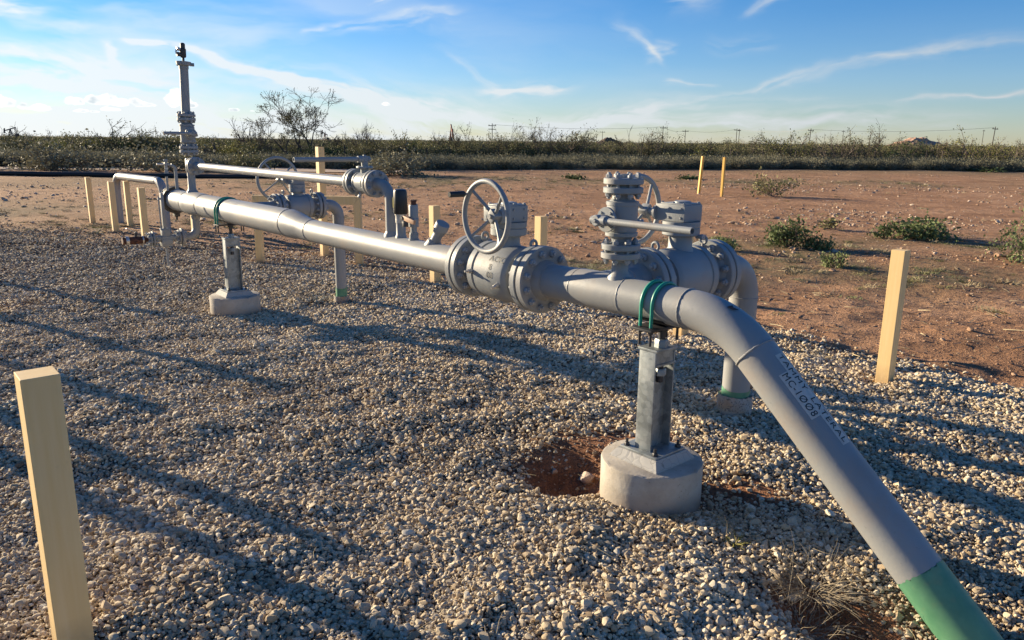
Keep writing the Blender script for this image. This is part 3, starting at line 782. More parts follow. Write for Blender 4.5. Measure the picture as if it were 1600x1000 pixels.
# tee branch toward the second valve
J2a, J2b = .355, .955
mb = MB(); mb.lathe([(.0, r1*1.05), (.12, r1*1.02), (.19, r1), (J2a-.09, r1)], P3(tee_t, 0, Z1), (0, -1, 0), 48, cap=False); obj('tee_branch', mb, M_PAINT, near)
obj('weld_seam', weld(P3(tee_t, .20, Z1), (0, 1, 0), r1, .009, 31), M_PAINT, near)
pipe_flange(near, P3(tee_t, J2a, Z1), (0, 1, 0), 'L', .05)
# small outlet under the vertical valve
ST = .262; sz0 = 1.181
mb = MB(); mb.lathe([(0, .062), (.09, .060), (.105, .050), (.12, .041), (.20, .038)], P3(ST, 0, Z1+.0), (0, 0, 1), 32); obj('outlet_stub', mb, M_PAINT, near)
pipe_flange(near, P3(ST, 0, sz0), (0, 0, -1), 'S', .025)
# writing on the sloping leg
nf = Vector((-.22, .78, .60)); nf = (nf-ldir*ldir.dot(nf)).normalized()     # the side turned to the path
def leg_mark(txt, s0, L, phi, size, strip):
    u_ = nf; e = u_.cross(ldir)
    n0 = u_*math.cos(phi)+e*math.sin(phi)
    org = leg0+ldir*s0
    hh = size*.72
    vs = [Vector((-.006, -.010, 0)), Vector((L+.008, -.010, 0)), Vector((L+.008, hh+.006, 0)), Vector((-.006, hh+.006, 0))]
    a_, b_ = subdivide(vs, [(0, 1, 2, 3)], .006); obj('marking_tape', wrap(a_, b_, org, ldir, n0, r1+.0010), M_TAG, near)
    a_, b_ = text_mesh(txt, size); x0 = min(v.x for v in a_); x1 = max(v.x for v in a_); a_ = [Vector(((v.x-x0)*L/(x1-x0), v.y, 0)) for v in a_]
    a_, b_ = subdivide(a_, b_, .006); obj('lettering', wrap(a_, b_, org, ldir, n0, r1+.0022), M_INK, near)
leg_mark('TAMMY  LATERAL', .075, .42, R(39), .042, True)
leg_mark('MC-1\u00d8\u00d88', .155, .20, R(13), .043, True)
# a stray black mark on the outside of the bend
a_, b_ = subdivide([Vector((0, 0, 0)), Vector((.035, .004, 0)), Vector((.05, .022, 0)), Vector((.02, .018, 0)), Vector((.008, .03, 0))], [(0, 1, 2, 3, 4)], .006)
obj('ink_mark', wrap(a_, b_, P3(-.36, 0, Z1-.034), ldir+Vector((-.35, 0, .35)), nf*.55+Vector((0, 0, .8)), r1+.006), M_INK, near)

# ------------------------------------------------------------------ the far pipe
far_ = thing('gas_pipe', 'long grey pipe that widens past the reducer and ends in a dark closure ring', 'pipe', **frame(5.5))
def F(t, o, z): return P3(t-5.5, o, z)
rs_, rl = .092, .121
zs_ = Z1-.010
mb = MB(); mb.cyl(F(v1b+.095, 0, zs_), F(3.62, 0, zs_+.006), rs_, 56); obj('small_bore_pipe', mb, M_PAINT, far_)
ring = lambda c, r, n=56: [c+Vector((0, r*math.cos(2*math.pi*k/n), r*math.sin(2*math.pi*k/n))) for k in range(n)]
secs = [(3.62, zs_+.006, rs_), (3.68, zs_+.008, rs_*1.02), (3.78, zs_+.018, rs_*1.10), (3.92, Z2-.008, rl*.965), (4.02, Z2, rl), (4.05, Z2, rl)]
vs = []; fs = []
for (t, z, r) in secs: vs += ring(F(t, 0, z), r)
for i_ in range(len(secs)-1):
    for k in range(56): fs.append((i_*56+k, i_*56+(k+1) % 56, (i_+1)*56+(k+1) % 56, (i_+1)*56+k))
obj('reducer', MB().add(vs, fs), M_PAINT, far_)
mb = MB(); mb.cyl(F(4.05, 0, Z2), F(6.17, 0, Z2), rl, 56); obj('large_bore_pipe', mb, M_PAINT, far_)
mb = MB(); mb.lathe([(0, rl), (.05, rl*1.05), (.30, rl*1.09), (.38, rl*1.09), (.47, rl*1.03), (.52, rl)], F(6.17, 0, Z2), (1, 0, 0), 56, cap=False); obj('barrel_tee', mb, M_PAINT, far_)
mb = MB(); mb.cyl(F(6.69, 0, Z2), F(7.18, 0, Z2), rl, 56); obj('end_barrel', mb, M_PAINT, far_)
mb = MB(); mb.lathe([(0, rl+.004), (.004, .154), (.05, .158), (.055, .140), (.075, .140), (.08, .158), (.125, .154), (.13, .10)], F(7.14, 0, Z2), (1, 0, 0), 56)
mb.box(F(7.15, .03, Z2-.195), F(7.23, -.03, Z2-.14), bev=.004); mb.cyl(F(7.19, 0, Z2-.235), F(7.19, 0, Z2-.18), .012, 10)
obj('closure_ring', mb, M_RING, far_)
mb = MB(); mb.lathe([(0, .14), (.03, .13), (.05, .09), (.055, 0.01)], F(7.27, 0, Z2), (1, 0, 0), 40); obj('closure_door', mb, M_PAINT, far_)
for q, (t, z, r) in enumerate(((3.62, zs_+.006, rs_), (4.05, Z2, rl), (6.17, Z2, rl), (6.69, Z2, rl), (v1b+.098, zs_, rs_), (2.95, zs_+.004, rs_-.001))):
    if q < 5: obj('weld_seam', weld(F(t, 0, z), (1, 0, 0), r, .008, 50+q), M_PAINT, far_)
pipe_flange(far_, F(v1b, 0, zs_), (1, 0, 0), 'L', .05)
# fittings along the top
BT = 2.395
def stub(nm, t, prof, mat, z=zs_, rz=None, n=28): obj(nm, MB().lathe(prof, F(t, 0, z), (0, 0, 1), n), mat, far_)
ZB = 1.392                                   # axis of the bypass line
mb = MB(); rb = .037
mb.lathe([(rs_*.85, .052), (rs_+.006, .050), (rs_+.02, .041), (rs_+.03, rb)], F(BT, 0, zs_), (0, 0, 1), 28)
mb.tube([F(BT, 0, zs_+.11)]+bend(F(BT, 0, ZB), (0, 0, 1), (1, 0, 0), .115, 12)+[F(2.53, 0, ZB)], rb, 28); obj('bypass_drop', mb, M_PAINT, far_)
pipe_flange(far_, F(2.595, 0, ZB), (-1, 0, 0), 'S', .03)
# big branch toward the third valve
T3 = 5.40; J3a, J3b = .475, .925; Z3 = 1.0
mb = MB(); mb.lathe([(.05, .085), (.14, .078), (.17, .064), (J3a-.06, .064)], F(T3, 0, Z3), (0, -1, 0), 40, cap=False); obj('side_branch', mb, M_PAINT, far_)
pipe_flange(far_, F(T3, J3a, Z3), (0, 1, 0), 'M', .04)
# riser up to the vent stack, with its cross
TS = 6.55; ZC = 1.400
mb = MB(); mb.lathe([(rl*.8, .060), (rl+.012, .058), (rl+.03, .046), (rl+.04, .041), (ZC+.06-Z2, .041)], F(TS, 0, Z2), (0, 0, 1), 28)
mb.cyl(F(TS, 0, ZC), F(TS-.11, 0, ZC), .040, 28); mb.lathe([(-.075, .043), (-.06, .050), (.06, .050), (.075, .043)], F(TS, 0, ZC), (0, 0, 1), 28)
obj('stack_riser', mb, M_PAINT, far_)
pipe_flange(far_, F(TS-.165, 0, ZC), (1, 0, 0), 'S', .03)
FV = 1.572
pipe_flange(far_, F(TS, 0, FV), (0, 0, -1), 'S', .03)
# drain elbow below
TD = 6.52; ZD = .625
mb = MB(); mb.lathe([(0, .05), (.02, .048), (.04, .041)], F(TD, 0, Z2-rl-.01), (0, 0, -1), 24)
mb.tube([F(TD, 0, Z2-rl)]+bend(F(TD, 0, ZD), (0, 0, -1), (0, 1, 0), .10, 12)+[F(TD, -.13, ZD)], .040, 24); obj('drain_elbow', mb, M_PAINT, far_)
JD = .185
pipe_flange(far_, F(TD, -JD, ZD), (0, -1, 0), 'S', .03)
# capped slanting nozzle beside the near valve
TN = 1.90
mb = MB(); nd = Vector((-.52, -.12, .85)).normalized(); o_ = F(TN, 0, zs_+.055)
mb.lathe([(0, .056), (.055, .045), (.065, .034), (.12, .032), (.125, .040), (.150, .043), (.155, .047), (.195, .047), (.20, .045)], o_, nd, 28); obj('capped_nozzle', mb, M_PAINT, far_)
obj('weld_seam', weld(o_+nd*.06, nd, .036, .012, 77), M_PAINT, far_)

# ------------------------------------------------------------------ black-capped transmitter and the little needle valve
T5 = 2.265
t = thing('pressure_gauge', 'black hooded instrument on a grey stub beside the bypass drop', 'gauge', **frame(T5, 0, zs_+rs_-.012))
mb = MB(); mb.lathe([(0, .040), (.02, .038), (.03, .033), (.115, .033)], (0, 0, 0), (0, 0, 1), 28); obj('stub', mb, M_PAINT, t)
mb = MB(); mb.lathe([(.112, .037), (.168, .037)], (0, 0, 0), (0, 0, 1), 28); mb.lathe([(.163, .041), (.172, .041)], (0, 0, 0), (0, 0, 1), 28); obj('collar', mb, M_BRIGHT, t)
mb = MB(); mb.lathe([(.172, .046), (.182, .050), (.322, .046), (.334, .042), (.340, .030)], (0, 0, 0), (0, 0, 1), 32); hd = obj('hood', mb, M_BLACK, t)
mb = MB(); a_, b_ = subdivide([Vector((0, -.006, 0)), Vector((.07, -.006, 0)), Vector((.07, .016, 0)), Vector((0, .016, 0))], [(0, 1, 2, 3)], .008)
obj('warning_sticker', wrap(a_, b_, (0, 0, .215), (0, 0, 1), (.42, .9, 0), .0505), M_WOOD_LABEL, hd)
T6 = 2.105
t = thing('needle_valve', 'small grey vertical valve with a rusty cap and a worn orange handle', 'valve', **frame(T6, 0, zs_+rs_-.010))
mb = MB(); mb.lathe([(0, .037), (.016, .036), (.018, .031), (.045, .031), (.047, .022), (.095, .021), (.097, .033), (.15, .035), (.155, .031), (.235, .031), (.243, .027)], (0, 0, 0), (0, 0, 1), 24)
mb.hexa((0, 0, .045), (0, 0, 1), .031, .014); obj('body', mb, M_PAINT2, t)
mb = MB(); mb.lathe([(.243, .020), (.262, .020), (.265, .024), (.275, .024)], (0, 0, 0), (0, 0, 1), 16); obj('cap', mb, M_RUST, t)
mb = MB(); mb.cyl((0, .03, .155), (0, .085, .160), .012, 12); mb.box((-.012, .05, .10), (.012, .085, .135), bev=.003); mb.cyl((0, .07, .11), (0, .07, .18), .006, 8); mb.hexa((0, .085, .16), (0, 1, 0), .014, .012)
st = obj('stem', mb, M_DARK, t)
mb = MB(); mb.box((-.115, .074, .146), (.02, .092, .176), bev=.004, rot=Matrix.Rotation(R(-9), 3, 'Y')); obj('handle', mb, M_ORANGE, st)

# ------------------------------------------------------------------ valves
def mat_line(t, o, z, x, zz):
    """placement from line-frame directions"""
    def g(v): return LD*v[0]+LQ*(-v[1])+Vector((0, 0, v[2]))
    return axes(W(t, o, z), g(x), g(zz))
v1 = gear_valve('large near valve with a black grip on its handwheel, in line with the main pipe', mat_line((v1a+v1b)/2-.03, 0, zs_+.002, (1, 0, 0), (0, 0, 1)), 'L', v1b-v1a, 'flanged ball valves with handwheels', wrot=.05)
for ch in v1.children:
    if ch.name.startswith(('flange', 'body')): ch.location.x += .03
vs_ = gear_valve('second large valve behind the vertical valve, its handwheel on the far side', mat_line(tee_t, (J2a+J2b)/2, Z1, (0, -1, 0), (0, 0, 1)), 'L', J2b-J2a, 'flanged ball valves with handwheels', handle=False, gz=.362, wrot=.12, wheel_y=.27)
v3 = gear_valve('distant handwheel valve behind the widened pipe, under the thin bypass pipe', mat_line(T3, (J3a+J3b)/2, Z3, (0, -1, 0), (0, 0, 1)), 'M', J3b-J3a, 'flanged ball valves with handwheels', handle=False, k=.8, gz=.35, wheel_y=.30, wheel_off=-.075, wheel_R=.225, wrot=-.1)
lever_valve('small lever valve on the raised bypass pipe just before it drops to the main pipe', mat_line(2.735, 0, ZB, (1, 0, 0), (0, 0, 1)), .28, 'small lever valves')
lever_valve('vertical lever valve topped by a bolted blind plate, standing on the near pipe', mat_line(ST, 0, sz0+.1575, (0, 0, -1), (0, 1, 0)), .315, 'small lever valves')
lever_valve('lever valve at the foot of the tall vent stack', mat_line(TS, 0, FV+.17, (0, 0, 1), (-1, 0, 0)), .34, 'small lever valves', lever=.30)
# markings on the near valve
mk_ = MB()
for (txt, z, x) in (('ACIC', .055, -.00), ('8', .008, .015), ('00', -.038, .005)):
    a_, b_ = text_mesh(txt, .050); a_, b_ = subdivide(a_, b_, .008)
    # x runs along the pipe toward the viewer's right = -x of the valve
    br_ = SIZES['L']['R']*.905
    ph0 = math.asin(min(.95, (z+.03)/br_))
    n0 = Vector((0, math.cos(ph0), math.sin(ph0)))
    w_ = wrap(a_, b_, (0-x, 0, 0), (-1, 0, 0), n0, br_*.9985+.0015); mk_.add(w_.v, w_.f)
obj('stencil_marks', mk_, M_INK, v1)
# blind plate over the vertical valve
t = thing('blind_flange', 'thick round blind plate bolted on top of the vertical lever valve', 'flange', mat=mat_line(ST, 0, sz0+.315, (0, 0, 1), (1, 0, 0)))
mb = MB(); mb.lathe([(0, .06), (.006, .06), (.0065, .092), (.010, .096), (.032, .096), (.036, .092)], (0, 0, 0), (1, 0, 0), 48); mb.cyl((.035, 0, 0), (.055, 0, 0), .016, 6); obj('plate', mb, M_PAINT2, t)

# bypass line between the stack and its valve
t = thing('bypass_pipe', 'thin sunlit pipe running level above the main pipe', 'pipe', **frame(4.7, 0, 0))
mb = MB(); mb.cyl(P3(2.875+.05-4.7, 0, ZB), P3(TS-.165-.055-4.7, 0, ZC), .037, 32); obj('pipe', mb, M_PAINT, t)
pipe_flange(t, P3(2.875-4.7, 0, ZB), (1, 0, 0), 'S', .03)
f = pipe_flange(t, P3(TS-.171-4.7, 0, ZC), (-1, 0, 0), 'S', .03)
bolts(f, -.003, 8, SIZES['S']['rc'], BOLT_S)
# vent stack
zt = FV+.34
t = thing('vent_stack', 'tall vertical vent tube with a relief fitting on its flanged top', 'vent', **frame(TS, 0, zt))
mb = MB(); mb.cyl((0, 0, .05), (0, 0, .515), .045, 32); obj('tube', mb, M_PAINT2, t)
pipe_flange(t, (0, 0, 0), (0, 0, 1), 'S', .04)
mb = MB(); mb.lathe([(.50, .050), (.535, .050), (.538, .072), (.575, .076), (.580, .030)], (0, 0, 0), (0, 0, 1), 32)
for a in (.3, 2.4, 4.5): mb.cyl((.062*math.cos(a), .062*math.sin(a), .55), (.105*math.cos(a), .105*math.sin(a), .55), .018, 10)
obj('cap', mb, M_PAINT2, t)
t.rotation_euler = (0, R(2.2), LANG); t.rotation_euler = (Matrix.Rotation(R(2.2), 3, 'Y') @ Matrix.Rotation(LANG, 3, 'Z')).to_euler()
mb = MB(); mb.cyl((0, 0, .575), (0, 0, .62), .013, 12); mb.lathe([(.615, .026), (.63, .032), (.70, .032), (.71, .024), (.755, .024), (.765, .012)], (0, 0, 0), (0, 0, 1), 20)
mb.cyl((0, 0, .645), (0, .065, .645), .022, 14)
fo = obj('relief_fitting', mb, M_DARK, t)
mb = MB(); mb.cyl((0, .025, .695), (0, .065, .70), .018, 12, bev=.005); mb.tube([(0, .065, .645), (0, .072, .67), (0, .062, .695)], .009, 8); obj('whistle', mb, M_BRIGHT, fo)

# drain valve with its bonnet, and the rusty ball valve beyond it
t = thing('drain_valve', 'low flanged drain valve with a tall narrow bonnet under the end of the main pipe', 'valve', mat=mat_line(TD, -JD-.17*.87, ZD, (0, 1, 0), (0, 0, 1))@Matrix.Scale(.87, 4))
mb = MB(); mb.box((-.062, -.05, -.10), (.062, .05, .03), bev=.01); mb.box((-.05, -.042, .025), (.05, .042, .115), bev=.008); mb.box((-.066, -.056, -.075), (.066, .056, -.008), bev=.006)
mb.cyl((-.15, 0, 0), (.15, 0, 0), .042, 24); obj('body', mb, M_PAINT2, t)
mb = MB(); mb.box((-.012, -.02, .11), (.022, .02, .56), bev=.004); mb.cyl((.045, 0, .11), (.045, 0, .52), .008, 10); mb.box((.02, -.014, .48), (.055, .014, .505)); mb.cyl((0, 0, .55), (-.01, 0, .61), .010, 10); mb.box((-.04, -.03, .108), (.06, .03, .125), bev=.003)
obj('bonnet', mb, M_PAINT2, t)
mb = MB(); mb.cyl((0, 0, -.35), (0, 0, -.09), .014, 12); mb.lathe([(-.12, .02), (-.10, .03)], (0, 0, 0), (0, 0, 1), 14); obj('support_rod', mb, M_PAINT2, t)
for s_ in (-1, 1):
    f = obj('flange', flange_mb(s_*.17, -s_, .094, .026, .045, .02), M_PAINT2, t)
    g = MB(); g.cyl((s_*.17-.005, 0, 0), (s_*.17+.005, 0, 0), .060, 32); obj('gasket', g, M_GASKET, f)
    bolts(f, s_*.17, 8, .0735, BOLT_S)
t = thing('capped_valve', 'rusty brown capped ball valve with a small lever, hanging off the drain', 'valve', mat=mat_line(TD, -JD-.34*.87, ZD, (0, 1, 0), (0, 0, 1))@Matrix.Scale(.80, 4))
o = obj('flange', flange_mb(0, 1, .094, .026, .045, .02), M_PAINT2, t)
mb = MB(); mb.lathe([(.03, .030), (.08, .030), (.085, .052), (.115, .055), (.12, .050), (.285, .050), (.29, .055), (.30, .055)], (0, 0, 0), (1, 0, 0), 28); obj('body', mb, M_RUST, t)
mb = MB(); mb.lathe([(.105, .0565), (.122, .0565)], (0, 0, 0), (1, 0, 0), 28); mb.lathe([(.285, .0565), (.325, .0565)], (0, 0, 0), (1, 0, 0), 28); obj('end_band', mb, M_BRIGHT, t)
mb = MB(); mb.lathe([(.325, .048), (.36, .048), (.365, .044)], (0, 0, 0), (1, 0, 0), 24); obj('end_cap', mb, M_RUST, t)
mb = MB(); mb.cyl((.19, 0, .045), (.19, 0, .095), .016, 12); mb.hexa((.19, 0, .09), (0, 0, 1), .018, .016); mb.box((.14, -.014, .085), (.19, .014, .093)); ls = obj('stem', mb, M_DARK, t)
mb = MB(); mb.box((0, -.010, -.004), (.15, .010, .004), bev=.002, rot=Matrix.Rotation(R(-28), 3, 'Y'), org=(.17, 0, .095)); obj('lever', mb, M_BRIGHT, ls)

# gauge tree on the end barrel
t = thing('gauge_valve', 'thin bent tube and small tap standing on the end of the wide pipe', 'valve', **frame(7.08, 0, Z2+rl-.01))
mb = MB(); mb.tube([(0, 0, 0), (0, 0, .20)]+bend((0, 0, .27), (0, 0, 1), (0, 1, .4), .05, 8)+[(0, .05, .295)], .018, 16); mb.lathe([(0, .03), (.02, .024)], (0, 0, 0), (0, 0, 1), 16); obj('tube', mb, M_PAINT2, t)
mb = MB(); mb.cyl((.05, .09, .0), (.05, .09, .16), .013, 12); mb.cyl((0, .05, .29), (0, .12, .31), .014, 12); mb.cyl((.0, .10, .20), (.0, .10, .36), .016, 12); mb.hexa((0, .10, .33), (0, 0, 1), .024, .03); mb.hexa((0, .10, .20), (0, 0, 1), .024, .03); obj('tap_body', mb, M_PAINT2, t)
mb = MB(); mb.cyl((0, .10, .30), (0, .20, .305), .012, 12); mb.hexa((0, .10, .245), (0, 0, 1), .022, .02); obj('tap_handle', mb, M_BRIGHT, t)

# ------------------------------------------------------------------ risers after the second and third valve
def riser(label, t0, J, z, size, r, dist, zb, R_, group, sleeve_r, sleeve_h, square=False):
    S = SIZES[size]; t = thing('riser_pipe', label, 'pipe', **frame(t0, dist, 0), group=group)
    def Q(o, zz): return Vector((0, -(o-dist), zz))
    pipe_flange(t, Q(J, z), (0, -1, 0), size, .045)
    mb = MB(); mb.tube([Q(J+.08, z)]+bend(Q(dist, z), (0, -1, 0), (0, 0, -1), R_, 16)+[Q(dist, zb+.16)], r, 48); obj('elbow', mb, M_PAINT, t)
    obj('weld_seam', weld(Q(dist, z-R_), (0, 0, 1), r, .007, 5), M_PAINT, t)
    rnd = random.Random(3); vs = []; n = 48
    for k in range(n):
        a = 2*math.pi*k/n; j = .018*math.sin(a*1.5+1)+rnd.uniform(-.004, .004)
        for zz in (zb+.165+j, zb-.05): vs.append(Q(dist, zz)+Vector((math.cos(a), math.sin(a), 0))*(r+.0015))
    mb = MB().add(vs, [(2*k, 2*k+1, 2*((k+1) % n)+1, 2*((k+1) % n)) for k in range(n)]); mb.cyl(Q(dist, zb-.1), Q(dist, zb+.17), r-.002, 32); obj('green_coating', mb, M_COAT, t)
    mb = MB(); rnd = random.Random(6)
    mb.lathe([(-.25, sleeve_r), (sleeve_h-.014, sleeve_r*1.02), (sleeve_h, sleeve_r*.98), (sleeve_h-.004, r+.006), (sleeve_h-.02, r+.002)], Q(dist, zb), (0, 0, 1), 40, cap=False)
    mb.v = [(v[0]+rnd.uniform(-.003, .003), v[1]+rnd.uniform(-.003, .003), v[2]+rnd.uniform(-.006, .006)) for v in mb.v]
    obj('ground_sleeve', mb, M_SLEEVE, t)
    return t
D2 = 1.335; D3 = 1.165
p2 = W(tee_t, D2); p3 = W(T3, D3)
riser('thick riser dropping from the second large valve into a rough tan ground sleeve', tee_t, J2b, Z1, 'L', .087, D2, hz(p2.x, p2.y), .20, 'risers down into the ground', .107, .125)
riser('narrower riser beyond the main pipe, dropping from the distant handwheel valve', T3, J3b, Z3, 'M', .061, D3, hz(p3.x, p3.y), .125, 'risers down into the ground', .085, .07)

# pipe bridge far left
pl = Vector((-8.85, 17.05, 0)); pr_ = Vector((-6.92, 15.10, 0))
t = thing('bridge_pipe', 'grey pipe that rises, crosses level and dips again among the far left posts', 'pipe', (pr_.x, pr_.y, 0))
zb_ = .85; dv = (pl-pr_).normalized(); Lb = (pl-pr_).length; up = Vector((0, 0, 1))
mb = MB(); mb.tube([Vector((0, 0, -.3))]+bend(up*zb_, up, dv, .26, 14)+bend(up*zb_+dv*Lb, dv, -up, .26, 14)+[dv*Lb-up*.3], .079, 40); obj('pipe', mb, M_PAINT, t)
for q, p in enumerate((up*zb_+dv*.26, up*zb_+dv*(Lb-.26), up*(zb_-.26), up*(zb_-.26)+dv*Lb)): obj('weld_seam', weld(p, dv if q < 2 else up, .079, .008, q), M_PAINT, t)

# ------------------------------------------------------------------ pipe supports on their concrete piers
def pier(label, t0, zr, h, r, seed):
    c = W(t0); g0 = hz(c.x, c.y)
    t = thing('concrete_pier', label, 'concrete pier', (c.x, c.y, g0), 0, 'round concrete piers')
    rnd = random.Random(seed); mb = MB(); n = 72; vs = []; prof = [(-.28, r*.99), (0, r), (h*.5, r*.997), (h-.014, r), (h-.004, r-.004), (h, r-.014)]
    for (z, rr) in prof:
        for k in range(n):
            a = 2*math.pi*k/n; w = 1+.0025*math.sin(3*a+seed)+.001*math.sin(7*a)
            chip = .012*max(0, math.sin(5*a+seed*2)*math.sin(11*a)-.55)*(1 if z > h*.9 else 0)
            vs.append((rr*w*math.cos(a), rr*w*math.sin(a), z-chip*2))
    fs = [(i_*n+k, i_*n+(k+1) % n, (i_+1)*n+(k+1) % n, (i_+1)*n+k) for i_ in range(len(prof)-1) for k in range(n)]+[tuple(range((len(prof)-1)*n, len(prof)*n))]
    mb.add(vs, fs); obj('drum', mb, M_CONC, t)
    mb = MB(); a_, b_ = .148, .119; rot = Matrix.Rotation(LANG, 3, 'Z')
    vs = [rot@Vector((sx*q, sy*q, z)) for (q, z) in ((a_, h-.002), (a_*.995, h+.006), (b_, h+.046)) for sx, sy in ((-1, -1), (1, -1), (1, 1), (-1, 1))]
    fs = [(i_*4+k, i_*4+(k+1) % 4, (i_+1)*4+(k+1) % 4, (i_+1)*4+k) for i_ in range(2) for k in range(4)]+[(8, 9, 10, 11)]
    mb.add(vs, fs); obj('grout_pad', mb, M_GROUT, t, 20)
    return c, g0+h+.046
def support(label, t0, base, axis_z, pr, zcol, seed, c):
    t = thing('pipe_support', label, 'pipe support', (c.x, c.y, base), LANG, 'galvanised pipe supports')
    H = zcol-base                               # column top
    mb = MB(); mb.box((-.112, -.112, 0), (.112, .112, .011), bev=.002); obj('base_plate', mb, M_GALV, t)
    for sx in (-1, 1):
        for sy in (-1, 1):
            b = MB(); x, y = sx*.088, sy*.088; b.cyl((x, y, 0), (x, y, .045), .007, 10); b.hexa((x, y, .012), (0, 0, 1), .0135, .013); b.lathe([(.011, .016), (.013, .016)], (x, y, 0), (0, 0, 1), 14); obj('anchor_bolt', b, M_DARK, t)
    col_ = MB()
    # column of two flange plates joined by a web; the recess looks along the pipe
    col_.box((-.048, .066, .0115), (.048, .075, H), bev=.0015); col_.box((-.048, -.075, .0115), (.048, -.066, H), bev=.0015)
    col_.box((-.0045, -.066, .0115), (.0045, .066, H-.10), bev=0)
    col_.box((-.0045, -.066, H-.070), (.0045, .066, H), bev=0)
    col_.box((-.058, -.078, H), (.058, .078, H+.014), bev=.003)
    col_.box((-.050, -.066, H-.072), (.050, .066, H-.062)); col_.box((-.044, -.066, H-.062), (-.036, .066, H))
    obj('column', col_, M_GALV, t)
    js = MB(); zsad = axis_z-base-pr-.012
    js.cyl((-.02, 0, H-.16), (-.02, 0, zsad), .0165, 20); zz = H-.14
    js.v = js.v
    obj('jack_screw', js, M_DARK, t)
    nn_ = MB(); nn_.hexa((-.02, 0, H+.014), (0, 0, 1), .033, .040); obj('nut', nn_, M_GALV, t)
    nn_ = MB(); nn_.hexa((-.02, 0, H-.125), (0, 0, 1), .030, .034); obj('nut', nn_, M_GALV, t)
    sd = MB(); sd.box((-.062, -.135, zsad-.012), (.062, .135, zsad), bev=.002); sd.cyl((-.02, 0, zsad-.03), (-.02, 0, zsad-.01), .027, 20)
    # curved cradle under the pipe
    n = 16; vs = []
    for k in range(n+1):
        a = -math.pi/2+(k/n-.5)*1.5
        for rr in (pr+.001, pr+.006):
            for x in (-.07, .07): vs.append((x, rr*math.cos(a), axis_z-base+rr*math.sin(a)))
    fs = []
    for k in range(n):
        a0, b0 = k*4, (k+1)*4; fs += [(a0, b0, b0+1, a0+1), (a0+2, a0+3, b0+3, b0+2), (a0, a0+2, b0+2, b0), (a0+1, b0+1, b0+3, a0+3)]
    sd.add(vs, fs); obj('saddle', sd, M_DARK, t)
    for x in (-.032, .032):
        u = MB(); rr = pr+.0085; pts = [Vector((x, rr, zsad+.004)), Vector((x, rr, axis_z-base))]+[Vector((x, rr*math.cos(a), axis_z-base+rr*math.sin(a))) for a in [math.pi*k/24 for k in range(1, 24)]]+[Vector((x, -rr, axis_z-base)), Vector((x, -rr, zsad+.004))]
        u.tube(pts, .0085, 14); ub = obj('u_bolt', u, M_GREEN, t)
        for s_ in (-1, 1):
            u = MB(); u.cyl((x, s_*rr, zsad-.085), (x, s_*rr, zsad+.006), .0065, 12); u.hexa((x, s_*rr, zsad-.026), (0, 0, 1), .0125, .013)
            obj('u_bolt_leg', u, M_DARK, ub)
    return t
c1, b1 = pier('near round concrete pier with a broken soil hollow at its side', 0.0, 0, .200, .250, 1)
support('near galvanised pipe support with two green sleeved U-bolts', 0.0, b1, Z1, r1, .738, 1, c1)
c2, b2 = pier('far round concrete pier standing on unbroken gravel', 5.5, 0, .19, .250, 4)
support('far galvanised pipe support under the widened pipe', 5.5, b2, Z2, rl, .70, 2, c2)

# ------------------------------------------------------------------ yellow posts
PA = LANG
def post(x, y, h, w, ang, label, lean=(0, 0), name='yellow_post', mat=None, group='yellow wooden guard posts', zb=None):
    z = hz(x, y); mb = MB()
    mb.box((-w/2, -w/2, -.35), (w/2, w/2, h), bev=.0025)
    o = obj(name, mb, mat or M_YEL, None, 0); o.location = (x, y, z); o.rotation_euler = (lean[0], lean[1], ang)
    return tag(o, label, 'post', group)
post(-1.461, 2.215, .985, 0.105, PA+R(1), 'yellow post standing closest, cut off by the bottom left edge of the picture', (0, R(-1.2)))
post(2.80, 5.42, 1.005, 0.096, PA, 'lone yellow post to the right of the pipes where gravel meets dirt')
post(1.56, 6.78, .99, 0.097, PA, 'yellow post mostly hidden behind the second large valve')
post(.30, 8.10, 1.0, 0.097, PA, 'yellow post whose top shows just right of the near handwheel')
post(-.995, 9.60, .985, 0.101, PA, 'yellow post behind the main pipe, beside the slanting capped nozzle')
post(-2.985, 11.90, 1.69, 0.101, PA, 'tallest yellow post, beyond the bypass pipe', (0, 0))
post(-5.98, 14.2, .985, 0.101, PA, 'yellow post nearly hidden behind the vent stack riser')
post(-6.46, 13.25, .985, 0.105, PA, 'yellow post right beside the rusty capped valve, front one of an overlapping pair')
post(-8.30, 16.4, .96, 0.105, PA, 'yellow post peeping out behind the left side of another one, near the drain')
post(-7.92, 15.05, .985, 0.105, PA, 'yellow post standing in front of the left end of the bridge pipe')
post(-9.36, 16.85, 1.0, 0.105, PA, 'farthest left yellow post, alone on the dirt')
